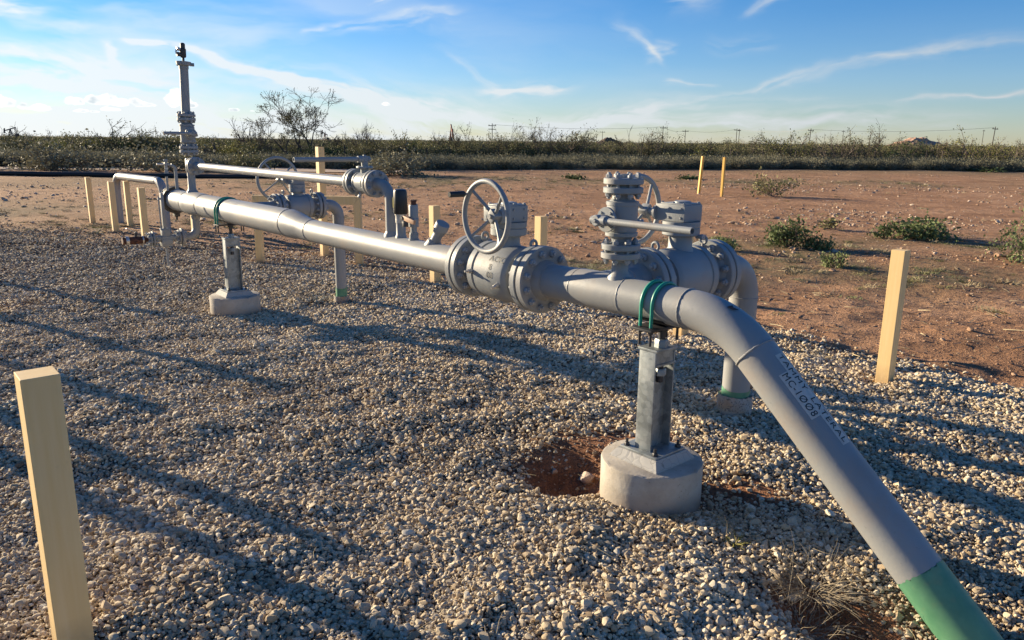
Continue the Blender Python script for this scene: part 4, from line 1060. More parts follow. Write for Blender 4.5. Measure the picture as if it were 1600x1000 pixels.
# guard frame
ga, gb_ = Vector((-3.75, 11.13, 0)), Vector((-2.27, 11.10, 0)); gz_ = hz(-3, 11.1); gd = gb_-ga; gl_ = gd.length
t = thing('guard_frame', 'yellow mitred guard frame of two posts and a top rail behind the distant valve', 'guard frame', (ga.x, ga.y, gz_), math.atan2(gd.y, gd.x))
w_ = .10
mbp = MB(); mbp.add([(-w_/2, y, z) for y in (-w_/2, w_/2) for z in (-.3, .99)]+[(w_/2, y, z) for y in (-w_/2, w_/2) for z in (-.3, .87)], [(0, 1, 3, 2), (4, 6, 7, 5), (0, 4, 5, 1), (2, 3, 7, 6), (0, 2, 6, 4), (1, 5, 7, 3)]); obj('post', mbp, M_YEL, t, 0)
mbp = MB(); mbp.add([(gl_+w_/2, y, z) for y in (-w_/2, w_/2) for z in (-.3, .99)]+[(gl_-w_/2, y, z) for y in (-w_/2, w_/2) for z in (-.3, .87)], [(0, 2, 3, 1), (4, 5, 7, 6), (0, 1, 5, 4), (2, 6, 7, 3), (0, 4, 6, 2), (1, 3, 7, 5)]); obj('post', mbp, M_YEL, t, 0)
mbp = MB(); mbp.add([(-w_/2+.003, y, .991) for y in (-w_/2, w_/2)]+[(gl_+w_/2-.003, y, .991) for y in (-w_/2, w_/2)]+[(w_/2+.003, y, .871) for y in (-w_/2, w_/2)]+[(gl_-w_/2-.003, y, .871) for y in (-w_/2, w_/2)],
    [(0, 2, 3, 1), (4, 5, 7, 6), (0, 4, 6, 2), (1, 3, 7, 5), (0, 1, 5, 4), (2, 6, 7, 3)]); obj('rail', mbp, M_YEL, t, 0)
# posts of the same fence that only their shadows show, out to the left
sh = Vector((-SUN_DIR.x, -SUN_DIR.y, 0)).normalized(); Lsh = 1.0/math.tan(SUN_EL)
offs = []
OFFL = ['guard post out of frame at the left, casting the shadow across mid gravel', 'farthest guard post out of frame at the left', 'guard post out of frame whose shadow reaches the bottom middle', 'guard post out of frame, second nearest row, casting a short shadow', 'nearest guard post out of frame at the left']
for q, (tx, ty) in enumerate(((-1.62, 5.08), (-3.33, 7.27), (-.81, 2.95), (-2.18, 4.53), (-.34, 2.27))):
    b = Vector((tx, ty, 0))-sh*Lsh*.97; offs.append(b)
    post(b.x, b.y, 1.0, .10, PA, OFFL[q])
# stakes out on the dirt
post(7.10, 29.3, 1.42, .085, R(20), 'thin yellow stake on the far dirt, left of the pair and leaning', (0, R(3.2)), 'yellow_stake', M_YEL2, 'yellow stakes on the far dirt')
post(7.63, 28.0, 1.42, .085, R(40), 'thin yellow stake on the far dirt, right of the pair and upright', (0, R(.6)), 'yellow_stake', M_YEL2, 'yellow stakes on the far dirt')

# ------------------------------------------------------------------ middle distance
def sx_(px, y): return (px-800)/1213*y
def top_(px, py, y): return 1.7+(220+.0106*(px-800)-py)/1247*y
mb = MB(); rnd = random.Random(2); pts = []
for k in range(31):
    x = -46+k*1.32; y = 37.2+.35*math.sin(k*.35)+(.0 if k < 30 else (k-30)*.05); pts.append((x, y, hz(x, y)+.10))
mb.tube(pts, .11, 12); tag(obj('pipeline_hose', mb, M_BLACKTAPE), 'long black plastic line lying on the dirt in front of the left brush', 'pipeline')
mb = MB(); vs = []; n = 50
for k in range(n+1):
    x = -62+k*1.12; yc = 46.6+.5*math.sin(k*.2)+.02*(x+20)
    for d in (-2.0, -.7, .7, 2.0): vs.append((x, yc+d+rnd.uniform(-.15, .15), float(height(np.array([x]), np.array([yc+d]))[0])+.035))
mb.add(vs, [(k*4+j, (k+1)*4+j, (k+1)*4+j+1, k*4+j+1) for k in range(n) for j in range(3)])
s = NT('sandy_track'); v = s.coord(); n_ = s.noise(1.5, 6, .65, v); s.set(s.ramp(n_, [(.3, (.30, .19, .13)), (.6, (.44, .32, .23)), (.75, (.50, .39, .29))]), .95); s.bump(n_, .5, .05)
tag(obj('dirt_track', mb, s.mat, None, 0), 'pale sandy track along the left brush', 'road', kind='structure')

# individual shrubs on the dirt
shrub('creosote_bush', 5.02, 13.7, .70, .50, 301, M_LEAF_GREEN, 'small dark green bush on the dirt behind the right-hand riser', group='low bushes on the dirt', leaf=.03, nleaf=1400, stems=9, lev=3, lr=.07)
shrub('creosote_bush', 5.55, 13.5, .42, .24, 302, M_LEAF_GREEN, 'tiny bush just right of the small dark green one', group='low bushes on the dirt', leaf=.026, nleaf=500, stems=6, lev=2, lr=.05)
shrub('creosote_bush', 8.35, 15.5, 1.25, .42, 303, M_LEAF_GREEN, 'wide low olive bush beyond the lone right-hand post', group='low bushes on the dirt', leaf=.03, nleaf=1500, stems=12, lev=2, lr=.09, lean=1.1)
shrub('creosote_bush', 7.55, 15.4, .45, .36, 304, M_LEAF_GREEN, 'narrow low olive bush joined to the left of the wide one', group='low bushes on the dirt', leaf=.03, nleaf=500, stems=6, lev=2, lr=.07)
shrub('creosote_bush', 8.35, 11.9, 1.15, .95, 305, M_LEAF_GREEN, 'taller loose bush cut by the right edge of the picture', group='low bushes on the dirt', leaf=.032, nleaf=1700, stems=9, lev=3, lr=.08)
shrub('creosote_bush', 4.85, 11.2, .34, .26, 306, M_LEAF_GREEN, 'sprig of green by dead twigs, nearest bush to the valves', group='low bushes on the dirt', leaf=.022, nleaf=420, stems=5, lev=2, lr=.04)
shrub('creosote_bush', 3.72, 13.2, .42, .26, 307, M_LEAF_GREEN, 'small green sprig seen just past the second large valve', group='low bushes on the dirt', leaf=.024, nleaf=420, stems=5, lev=2, lr=.04)
shrub('creosote_bush', 9.6, 28.5, 1.6, .8, 308, M_LEAF_OLIVE, 'faint far bush standing right of the two yellow stakes', group='low bushes on the dirt', leaf=.04, nleaf=600, stems=8, lev=2, lr=.1)
shrub('creosote_bush', 7.1, 17.2, .5, .3, 309, M_LEAF_OLIVE, 'little bush out on the stony dirt', group='low bushes on the dirt', leaf=.03, nleaf=300, stems=5, lev=2, lr=.06)
shrub('creosote_bush', -6.6, 42, 3.4, 1.5, 310, M_LEAF_GREY, 'round grey green bush at the brush edge behind the bypass valve', group='bushes at the edge of the dirt', leaf=.06, nleaf=2600, stems=12, lev=3, lr=.16, r0=.02)
shrub('creosote_bush', -26.5, 44.5, 5.2, 1.75, 311, M_LEAF_GREY, 'wide grey bush in front of the track at the left, just past the leftmost posts', group='bushes at the edge of the dirt', leaf=.06, nleaf=3000, stems=14, lev=3, lr=.2, r0=.02)
shrub('creosote_bush', -19.6, 44.2, 4.6, 1.6, 312, M_LEAF_GREY, 'grey bush in front of the track above the level bridge pipe', group='bushes at the edge of the dirt', leaf=.06, nleaf=2800, stems=13, lev=3, lr=.2, r0=.02)
shrub('creosote_bush', -33.5, 45, 5, 1.6, 313, M_LEAF_GREY, 'grey bush in front of the track cut by the left edge of the picture', group='bushes at the edge of the dirt', leaf=.06, nleaf=2500, stems=12, lev=3, lr=.2, r0=.02)
shrub('creosote_bush', -15.0, 43.6, 2.6, 1.3, 314, M_LEAF_OLIVE, 'smaller bush in front of the track, between the vent stack and the handwheel', group='bushes at the edge of the dirt', leaf=.05, nleaf=1800, stems=10, lev=3, lr=.14, r0=.018)
for q, (x, y, w, lb) in enumerate(((3.2, 41, 1.1, 'low flat weed clump on the far dirt behind the near handwheel'), (9.5, 41.5, 1.2, 'low flat weed clump on the far dirt, above the blind plate'), (36.5, 60, 2.6, 'dark low clump at the brush edge toward the right of the picture'))):
    shrub('weed_clump', x, y, w, .28+.1*(q == 2), 330+q, M_LEAF_DARK, lb, 'weed', leaf=.05, nleaf=500, stems=6, lev=1, lr=.1)

def weed_mesh(seed, mat, n, L):
    rnd = random.Random(seed); m = MB()
    for k in range(n):
        a = rnd.uniform(0, 6.28); p = Vector((rnd.gauss(0, .05), rnd.gauss(0, .05), 0)); el = rnd.uniform(.15, 1.3); l = L*rnd.uniform(.4, 1)
        d = Vector((math.cos(a)*math.cos(el), math.sin(a)*math.cos(el), math.sin(el))); q = p+d*l*.5; r = p+d*l+Vector((0, 0, -l*.12)); w = d.orthogonal().normalized()*.0028
        m.add([p-w, p+w, q+w, q-w, r], [(0, 1, 2, 3), (3, 2, 4)])
    me = m.mesh('weed', 0); me.materials.append(mat); return me
wc_ = proto_coll('weed_kind', [weed_mesh(1, M_STRAW, 40, .13), weed_mesh(2, M_STRAW, 26, .18), weed_mesh(3, M_LEAF_OLIVE, 60, .09), weed_mesh(4, M_LEAF_GREY, 50, .10), weed_mesh(5, M_LEAF_GREEN, 50, .07)], [])
wx_ = rng.uniform(-14, 22, 60000); wy_ = 6.5+36*rng.random(60000)**1.3
wm = np.clip(2.2*gauss(wx_, wy_, 6.2, 12.2, 3.6, 1.9, -.12)+2.0*gauss(wx_, wy_, 9.8, 13.4, 4.5, 1.7)+.7*gauss(wx_, wy_, 14, 40, 30, 4)+1.2*gauss(wx_, wy_, 2.6, 10.6, 2.6, 1.0, -.3)+.9*gauss(wx_, wy_, -12, 36, 14, 6)+.8*gauss(wx_, wy_, -10, 18, 9, 3.5), 0, 1)*np.clip(2.4*(fbm(wx_*.8, wy_*.8, 41)-.33), 0, 1)*sstep(.45, .62, fbm(wx_*3, wy_*3, 55))+.006
kw = (rng.random(wx_.size) < wm*.8) & in_view(wx_, wy_, .5) & (pad_mask(wx_, wy_) < .6); wx_, wy_ = wx_[kw], wy_[kw]; n = wx_.size; print('weeds', n)
ws = rng.uniform(.5, 1.1, n); z0_ = np.zeros(n)
scatter('ground_weeds', np.stack([wx_, wy_, height(wx_, wy_)-.005], -1), np.stack([z0_, z0_, rng.uniform(0, 6.28, n)], -1), np.stack([ws*1.3, ws*1.3, ws*.8], -1), rng.choice([0, 1, 2, 2, 3, 3, 4], n), rng.random(n), wc_, 'low dry weeds and litter patching the red dirt', 'weeds')

vn_ = rng.random(5200); rnd = random.Random(77); m = MB()
for k in range(5200):
    y = rnd.uniform(7.5, 17); x = -.70*y+rnd.random()**1.3*.78*y; 
    if vn_[k] < .5 and rnd.random() < .75: continue
    a = rnd.uniform(0, 6.28); L = rnd.uniform(.03, .13); z = hz(x, y)+.022; p = Vector((x, y, z)); d = Vector((math.cos(a), math.sin(a), rnd.uniform(0, .5))); w = d.orthogonal().normalized()*.006
    m.add([p-w, p+w, p+d*L], [(0, 1, 2)])
tag(obj('dead_litter', m, M_TWIG, None, 0), 'dark dead plant litter strewn over the far left gravel', 'litter', kind='stuff')

# trees that stand above the thicket
def tree_bare():
    rnd = random.Random(18); wood = MB(); tips = []
    def grow(p, d, L, r, lv, maxlv=6):
        pts = [p]; rad = [r]; n = 4
        for i in range(n):
            d = (d+Vector((rnd.gauss(0, .17), rnd.gauss(0, .17), rnd.gauss(.02, .13)))).normalized()
            p = p+d*(L/n); pts.append(p); rad.append(max(.014, r*(1-.34*(i+1)/n)))
        wood.tube(pts, rad, 6 if lv > 3 else 4, cap=False)
        if lv <= 2: tips.extend(pts[1:])
        if lv > 0:
            for k in range(3 if rnd.random() < .55 else 2):
                ang = rnd.uniform(.35, .8)
                ax = Vector((rnd.gauss(0, 1), rnd.gauss(0, 1), rnd.gauss(0, .3))).normalized()
                dd = (Matrix.Rotation(ang, 3, ax) @ d); dd.z += .05; dd = dd.normalized()
                i = 4 if k < 2 else rnd.choice((2, 3))
                grow(pts[i], dd, L*rnd.uniform(.66, .88), rad[i]*(.78 if k == 0 else .6), lv-1)
    for (dx, dz, L, r) in ((-.95, 1.0, 1.65, .15), (-.35, 1.15, 1.6, .14), (.62, 1.0, 1.8, .15), (.1, 1.2, 1.3, .12), (-.7, .7, 1.1, .10)):
        grow(Vector((dx*.12, rnd.uniform(-.1, .1), 0)), Vector((dx, rnd.uniform(-.35, .35), dz)).normalized(), L, r, 6)
    lv = MB()
    for i in range(7000):
        p = rnd.choice(tips)
        if p.z > 2.6 and (p.x < .6 or rnd.random() < .25): leafquad(lv, p+Vector((rnd.gauss(0, .09), rnd.gauss(0, .09), rnd.gauss(0, .09))), rnd.uniform(.03, .07), rnd, 0)
    zt_ = sorted(v[2] for v in wood.v)[int(.997*len(wood.v))]; xa = sorted(v[0] for v in wood.v); x0, x1 = xa[int(.004*len(xa))], xa[int(.996*len(xa))]
    y = 58.; k_z = 5.6/zt_; kx = 6.2/(x1-x0)
    f = lambda v: (v[0]*kx, v[1]*kx, v[2]*k_z)
    wood.v = [f(v) for v in wood.v]; lv.v = [f(v) for v in lv.v]
    x = sx_(474, y); t = thing('mesquite_tree', 'large bare spreading mesquite tree standing above the brush, biggest tree in view', 'tree', (x, y, hz(x, y)-.1))
    obj('trunk', wood, M_BARK, t, 40); obj('crown', lv, M_LEAF_OLIVE, t, 0)
tree_bare()
TREES = [  # px, top y, distance, width m, foliage, leaves, label
    (185, 191, 60, 5.2, M_LEAF_OLIVE, 500, 'wide nearly leafless thorn bush with fanning branches left of the vent stack'),
    (225, 203, 62, 3.0, M_LEAF_YEL, 900, 'small yellowish bush right beside the fanning thorn bush'),
    (60, 206, 62, 2.6, M_LEAF_OLIVE, 90, 'thin bare twigs just right of the left pumpjack'),
    (12, 197, 66, 3.6, M_LEAF_OLIVE, 150, 'bare thin bush at the far left edge around the pumpjack'),
    (385, 189, 62, 2.8, M_LEAF_OLIVE, 160, 'narrow bare upright bush just left of the big mesquite tree'),
    (560, 196, 66, 3.0, M_LEAF_OLIVE, 120, 'pale leafless bush right of the big mesquite tree'),
    (606, 211, 62, 3.4, M_LEAF_OLIVE, 1500, 'leafy olive bush above the bypass drop'),
    (647, 212, 62, 3.2, M_LEAF_YEL, 1500, 'yellow green bush above the slanting capped nozzle'),
    (690, 203, 66, 2.4, M_LEAF_OLIVE, 260, 'thin wispy bush touching the middle pumpjack on its left'),
    (718, 206, 66, 2.2, M_LEAF_OLIVE, 700, 'small round bush touching the middle pumpjack on its right'),
    (750, 200, 64, 4.2, M_LEAF_OLIVE, 1700, 'bushy olive tree left of the first tall utility pole'),
    (808, 192, 64, 3.6, M_LEAF_OLIVE, 900, 'tall thin topped tree above the near handwheel'),
    (842, 197, 66, 3.0, M_LEAF_OLIVE, 700, 'feathery tree second from the tall thin topped one'),
    (878, 203, 64, 4.2, M_LEAF_OLIVE, 1500, 'dense olive tree at the right end of the middle clump'),
    (905, 206, 68, 2.4, M_LEAF_OLIVE, 300, 'sparse dark twigs ending the middle clump'),
    (978, 213, 68, 4.6, M_LEAF_OLIVE, 60, 'dead forked branches between the soil mound and the round leafy tree'),
    (1028, 202, 66, 3.4, M_LEAF_OLIVE, 1300, 'round pale leafy tree just left of a tall utility pole'),
    (1170, 216, 66, 4.6, M_LEAF_OLIVE, 1500, 'low olive bush right of the double utility poles'),
    (1222, 208, 66, 4.4, M_LEAF_YEL, 1900, 'yellow green tree touching the pole right of the double poles'),
    (1312, 213, 66, 4.0, M_LEAF_OLIVE, 500, 'low half bare tree left of the wind swept one'),
    (1348, 201, 68, 5.6, M_LEAF_OLIVE, 1100, 'wind swept half bare tree left of the rock heap'),
    (1400, 222, 68, 4.4, M_LEAF_DARK, 1900, 'dark bush in front of the rock heap'),
    (1465, 218, 70, 2.6, M_LEAF_YEL, 260, 'thin pale bush right of the rock heap'),
    (1532, 212, 66, 5.0, M_LEAF_YEL, 2100, 'full yellow green tree at the foot of the rightmost utility pole'),
    (1575, 218, 68, 3.6, M_LEAF_OLIVE, 800, 'dark thin tree nearest the right edge of the picture'),
    (90, 222, 58, 3.6, M_LEAF_YEL, 1600, 'yellowish bush low in the left brush, below the skyline'),
    (505, 228, 58, 3.4, M_LEAF_DARK, 2200, 'deep green bush between the tallest yellow post and the big mesquite'),
    (1062, 236, 64, 4.6, M_LEAF_YEL, 2000, 'bright yellow green bush behind the left yellow stake'),
]
for q, (px, py, y, w, lm, nl, lb) in enumerate(TREES):
    x = sx_(px, y); H = top_(px, py, y)-hz(x, y)
    bare = nl < 350
    shrub('mesquite_shrub', x, y, w, H, 400+q, lm, lb, 'shrub', 'shrubs standing out of the thicket', leaf=.05, nleaf=int(nl*1.5), stems=9 if bare else 11, lev=3, r0=.06 if bare else .05, lr=.06 if bare else .10, lean=.75, woodm=M_BARK if q in (0, 15, 20) else None)

# wire fence in the brush
def fpost_mb(h):
    m = MB(); m.box((-.035, -.035, -.2), (.035, .035, h), bev=0); return m
t = thing('wire_fence', 'thin dark wire fence running through the brush', 'fence', (0, 55, 0))
fp = [(30, 54), (129, 54), (255, 55), (330, 55), (420, 56), (535, 57), (622, 58), (664, 58), (700, 59), (776, 60), (838, 61), (905, 61), (1000, 62), (1075, 63), (1140, 63), (1190, 63), (1242, 63), (1275, 63), (1337, 64), (1366, 64), (1447, 64), (1472, 64), (1520, 64), (1570, 65)]
tops = []
for (px, y) in fp:
    x = sx_(px, y); h = 1.42+.12*math.sin(px); o = obj('post', fpost_mb(h), M_BARK, t, 0); o.location = (x, y-55, hz(x, y)); tops.append(Vector((x, y-55, hz(x, y))))
for hh in (.45, .8, 1.15):
    m = MB(); m.tube([p+Vector((0, 0, hh)) for p in tops], .008, 4); obj('wire', m, M_DARK, t, 0)

# utility poles
def pole(px, py, y, label, arm=.9, tilt=0, arms=1):
    x = sx_(px, y); H = top_(px, py, y)
    t = thing('utility_pole', label, 'utility pole', (x, y, -.2), 0, 'utility poles on the horizon'); t.rotation_euler = (0, tilt, .4)
    m = MB(); m.cyl((0, 0, -.5), (0, 0, H), .20, 8, .13); obj('mast', m, M_BARK, t)
    m = MB()
    for k in range(arms): m.box((-arm*1.6, -.12, H-1.0-k*1.3), (arm*1.6, .12, H-.75-k*1.3))
    for s_ in (-1, 0, 1): m.cyl((s_*arm*1.3, 0, H-.75), (s_*arm*1.3, 0, H-.35), .10, 6)
    obj('crossarm', m, M_BARK, t)
    return Vector((x, y, H-.6))
pp = []
for args in ((766, 192, 300, 'tall utility pole rising out of the middle clump of trees', 1.0, 0, 2), (938, 204, 520, 'small utility pole just left of the soil mound', 1.2), (929, 209, 700, 'smallest faint utility pole left of the soil mound', 1.0),
             (1032, 196, 330, 'utility pole rising behind the round pale leafy tree', .9), (1067, 202, 400, 'utility pole standing alone right of the round leafy tree', 1.2),
             (1147, 200, 400, 'left pole of the close pair on the skyline', 1.1), (1151, 201, 420, 'right pole of the close pair on the skyline', .6),
             (1261, 200, 340, 'tilted utility pole right of the yellow green tree', 1.0, .05), (1313, 203, 520, 'faint utility pole behind the half bare tree', .9), (1475, 217, 700, 'tiny pole right of the rock heap', .6),
             (1531, 202, 520, 'faint utility pole left of the rightmost one', .6), (1547, 197, 300, 'rightmost utility pole, leaning slightly', 1.0, .05), (136, 203, 560, 'faint utility pole left of the fanning thorn bush', .7), (243, 204, 560, 'faint utility pole left of the vent stack', .7), (532, 208, 700, 'faint tiny pole between the big mesquite and the pale leafless bush', .8)):
    p = pole(*args); pp.append(p)
m = MB()
for a_, b_ in ((0, 3), (3, 4), (4, 5), (5, 7), (7, 11)):
    A_, B_ = pp[a_], pp[b_]
    m.tube([A_.lerp(B_, k/8)-Vector((0, 0, 4*1.2*(k/8)*(1-k/8))) for k in range(9)], .05, 4)
tag(obj('power_line', m, M_DARK, None, 0), 'faint power line strung between the utility poles on the skyline', 'power line')

# pumpjacks
def pumpjack(px, py, y, label, mat, rz, tilt=.25):
    x = sx_(px, y); H = top_(px, py, y)+.2
    t = thing('pumpjack', label, 'pumpjack', (x, y, -.2), rz, 'pumpjacks on the horizon'); k = H/9.5
    m = MB()
    for (sx, sy) in ((-1, -1), (-1, 1), (1, -1), (1, 1)): m.tube([(sx*1.7*k, sy*1.3*k, 0), (sx*.15*k, sy*.3*k, 6.6*k)], .22*k, 6)
    for zz in (2.2, 4.4):
        w_ = 1.7*(1-zz/7.0)
        for sy in (-1, 1): m.box((-w_*k, (sy*.9-.1)*k, (zz-.12)*k), (w_*k, (sy*.9+.1)*k, (zz+.12)*k))
    m.box((-1.6*k, -1.1*k, 0), (6.2*k, 1.1*k, .7*k)); obj('samson_post', m, mat, t, 0)
    rt = Matrix.Rotation(tilt, 3, 'Y')
    m = MB(); m.box((-4.2*k, -.25*k, -.35*k), (4.2*k, .25*k, .35*k), rot=rt, org=(0, 0, 6.9*k)); obj('walking_beam', m, mat, t, 0)
    m = MB()
    poly = [(-.6*k, -1.9*k), (.35*k, -1.5*k), (.55*k, 0), (.35*k, 1.7*k), (-.7*k, 1.9*k), (-.1*k, 0)]
    hp = rt @ Vector((-4.3*k, 0, 0))
    m.prism([(-a, b) for a, b in poly], Vector((hp.x, -.35*k, 6.9*k+hp.z)), (0, 1, 0), .7*k, u=(1, 0, 0)); obj('horse_head', m, mat, t, 0)
    e = rt @ Vector((4.1*k, 0, 0))
    m = MB(); m.tube([(e.x, 0, 6.9*k+e.z), (4.1*k, 0, 2.2*k)], .2*k, 6); m.lathe([(-.6*k, 1.5*k), (-.3*k, 1.6*k), (.3*k, 1.6*k), (.6*k, 1.5*k)], (4.3*k, 0, 1.9*k), (0, 1, 0), 16); obj('crank', m, M_DARK, t, 0)
    m = MB(); m.cyl((-4.7*k, 0, -.3), (-4.7*k, 0, 5.2*k), .07*k, 6); obj('polish_rod', m, M_DARK, t, 0)
M_RED = simple('red_brown_paint', (.24, .075, .05), .7, 0, .2, 1, 0)
pumpjack(14, 196, 520, 'dark pumpjack at the far left of the skyline', M_DARK, R(8), -.30)
pumpjack(505, 204, 620, 'small red pumpjack seen behind the right side of the big mesquite tree', M_RED, R(70), .3)
pumpjack(703, 192, 330, 'red brown pumpjack seen end on above the bushes in the middle', M_RED, R(100), -.45)

# spoil heaps
def heap(name, px, py, y, w, H, mat, label, seed):
    x = sx_(px, y); n = 56; m = MB(); vs = []
    gxx = np.linspace(-1, 1, n); a, b = np.meshgrid(gxx, gxx)
    r = np.hypot(a, b*1.0); nz = fbm(a*4+seed, b*4, seed, 4); nr = 1-np.abs(2*fbm(a*3+seed*2, b*2, seed+5, 3)-1)
    zz = np.clip(1-r**1.6, 0, None)**.55*(.55+.35*nz+.30*nr)-.12*(r > .97)
    vs = [(a.flat[i]*w/2, b.flat[i]*w*.35, zz.flat[i]*H) for i in range(n*n)]
    fs = [(i*n+j, i*n+j+1, (i+1)*n+j+1, (i+1)*n+j) for i in range(n-1) for j in range(n-1)]
    m.add(vs, fs); o = obj(name, m, mat, None, 25); o.location = (x, y, hz(x, y)-.3); tag(o, label, 'mound')
s = NT('pale_rock'); v = s.coord(); n1 = s.noise(.6, 6, .7, v); s.set(s.ramp(n1, [(.3, (.20, .11, .075)), (.5, (.38, .23, .165)), (.7, (.50, .35, .26))]), .9); s.bump(n1, .9, .5); M_HEAP = s.mat
heap('rock_heap', 1428, 219, 170, 15.5, 4.0, M_HEAP, 'heap of pale pink broken rock behind the brush at the right', 3)
s = NT('dark_soil'); v = s.coord(); n1 = s.noise(.6, 6, .7, v); s.set(s.ramp(n1, [(.3, (.06, .04, .03)), (.7, (.13, .085, .06))]), .9); M_SOIL = s.mat
heap('soil_mound', 950, 219, 230, 11, 3.3, M_SOIL, 'small dark soil mound on the skyline in the middle', 8)

# stones in the hollow beside the pier, one by one
big = [(.430, 3.865, .105, 71, 'fist sized pale stone, biggest in the soil hollow by the near pier'), (.250, 3.925, .055, 72, 'narrow pale stone on the left rim of the soil hollow'), (.315, 3.80, .050, 73, 'brown stone low at the front of the soil hollow'),
       (.77, 4.56, .075, 74, 'flat reddish stone lying behind the soil hollow')]
s = NT('hollow_stone'); v = s.coord(); n1 = s.noise(22, 5, .65, v); s.set(s.ramp(n1, [(.3, (.27, .18, .13)), (.5, (.42, .32, .25)), (.75, (.52, .44, .36))]), .85); s.bump(n1, .4, .006); M_BIGST = s.mat
for q, (x, y, sc, sd, lb) in enumerate(big):
    m = ico(4, .004, (1.1, .85, .8), sd, 80); o = obj('stone', m, M_BIGST); o.location = (x, y, hz(x, y)+sc*.22); o.scale = (sc, sc, sc); o.rotation_euler = (.2*q, .3, q*1.3)
    tag(o, lb, 'stone')

# dead grass and twigs near the viewer
def tuft(name, x, y, r, n, L, label, mat, seed, flat=.5, rad=.0016):
    rnd = random.Random(seed); m = MB()
    for k in range(n):
        a = rnd.uniform(0, 6.28); rr = r*rnd.random()**.7*.45; p = Vector((rr*math.cos(a), rr*math.sin(a), -.01))
        el = rnd.uniform(flat*.25, 1.25)*(.4+rnd.random()*.6); d = Vector((math.cos(a+rnd.gauss(0, .5))*math.cos(el), math.sin(a+rnd.gauss(0, .5))*math.cos(el), math.sin(el)))
        l = L*rnd.uniform(.35, 1.1); pts = [p]
        for s_ in range(5):
            d = (d+Vector((rnd.gauss(0, .14), rnd.gauss(0, .14), -.10))).normalized(); p = p+d*l/5
            if x == x: p.z = max(p.z, .004)
            pts.append(p)
        m.tube(pts, [rad, rad, rad*.85, rad*.7, rad*.5, rad*.25], 4, cap=False)
    o = obj(name, m, mat, None, 40); o.location = (x, y, hz(x, y)+.01); tag(o, label, 'dry grass')
tuft('dry_grass_tuft', 1.22, 2.72, .26, 260, .19, 'tangled dry straw tuft beside the sloping pipe', M_STRAWGREY, 5, .5, .0012)
tuft('dry_grass_tuft', 1.12, 2.52, .24, 110, .22, 'flattened straw lying over the bottom hollow by the sloping pipe', M_STRAWGREY, 6, .1, .0012)
tuft('dry_grass_tuft', .74, 3.12, .18, 26, .15, 'few dry blades in front of the near concrete pier', M_STRAW, 7, .5, .0010)
tuft('dry_grass_tuft', 1.04, 3.06, .20, 24, .20, 'flat dry stems right of the near concrete pier', M_STRAW, 8, .1, .0013)
tuft('dry_grass_tuft', -1.15, 4.05, .14, 28, .15, 'thin dry wisp in the gravel at the left middle', M_STRAW, 9, .3, .0012)
tuft('dry_grass_tuft', -.55, 5.0, .16, 40, .10, 'low dry wisp in the gravel below the widened pipe reducer', M_STRAW, 10, .2, .0013)
tuft('dry_grass_tuft', -.35, 2.35, .08, 14, .13, 'few dry blades at the bottom centre of the picture', M_STRAW, 12, .5, .0012)
tuft('dry_grass_tuft', 2.55, 6.0, .20, 50, .16, 'dry tuft at the gravel edge behind the lone right-hand post', M_STRAW, 13, .3, .0014)
tuft('green_sprig', .98, 2.98, .05, 24, .06, 'tiny green seedling right of the near pier', M_LEAF_YEL, 14, .6, .0022)
rnd = random.Random(31); m = MB()
for k in range(1500):       # loose twigs and straw
    if k < 1000: y = rnd.uniform(1.8, 9.5); x = rnd.uniform(-.75, .75)*y
    else: y = rnd.uniform(6, 20); x = rnd.uniform(.05, .72)*y
    a = rnd.uniform(0, 6.28); L = rnd.uniform(.03, .11)*(1 if k < 1000 else 2.4); z = hz(x, y)+(.028 if k < 1000 else .008)
    p = Vector((x, y, z)); d = Vector((math.cos(a), math.sin(a), rnd.uniform(-.1, .22))); c = Vector((rnd.gauss(0, .2), rnd.gauss(0, .2), 0))
    m.tube([p, p+d*L*.5+c*L*.3, p+d*L+c*L*.1], [.0011, .0010, .0006] if k < 1000 else [.005, .004, .002], 3, cap=False)
tag(obj('loose_twigs', m, M_STRAW, None, 0), 'dry twigs and straw strewn over the gravel and dirt', 'twigs', kind='stuff')

# ------------------------------------------------------------------ sky
SKY_SAT, SKY_VAL, CLOUD = 1.38, 1.0, (5.2, 8.0)
world = bpy.data.worlds.new('World'); scene.world = world; world.use_nodes = True
nt = world.node_tree; nt.nodes.clear(); N = nt.nodes; Lk = nt.links
out = N.new('ShaderNodeOutputWorld'); bg = N.new('ShaderNodeBackground'); bg.inputs['Strength'].default_value = .052; Lk.new(bg.outputs[0], out.inputs[0])
sky = N.new('ShaderNodeTexSky'); sky.sky_type = 'NISHITA'; sky.sun_disc = False; sky.sun_elevation = SUN_EL
sky.sun_rotation = math.pi/2-SUN_AZ; sky.altitude = 700; sky.air_density = 1.0; sky.dust_density = .15; sky.ozone_density = 2.2
def M(op, a, b=None, clamp=False):
    m = N.new('ShaderNodeMath'); m.operation = op; m.use_clamp = clamp
    for i, v in enumerate((a, b)):
        if v is None: continue
        if isinstance(v, bpy.types.NodeSocket): Lk.new(v, m.inputs[i])
        else: m.inputs[i].default_value = v
    return m.outputs[0]
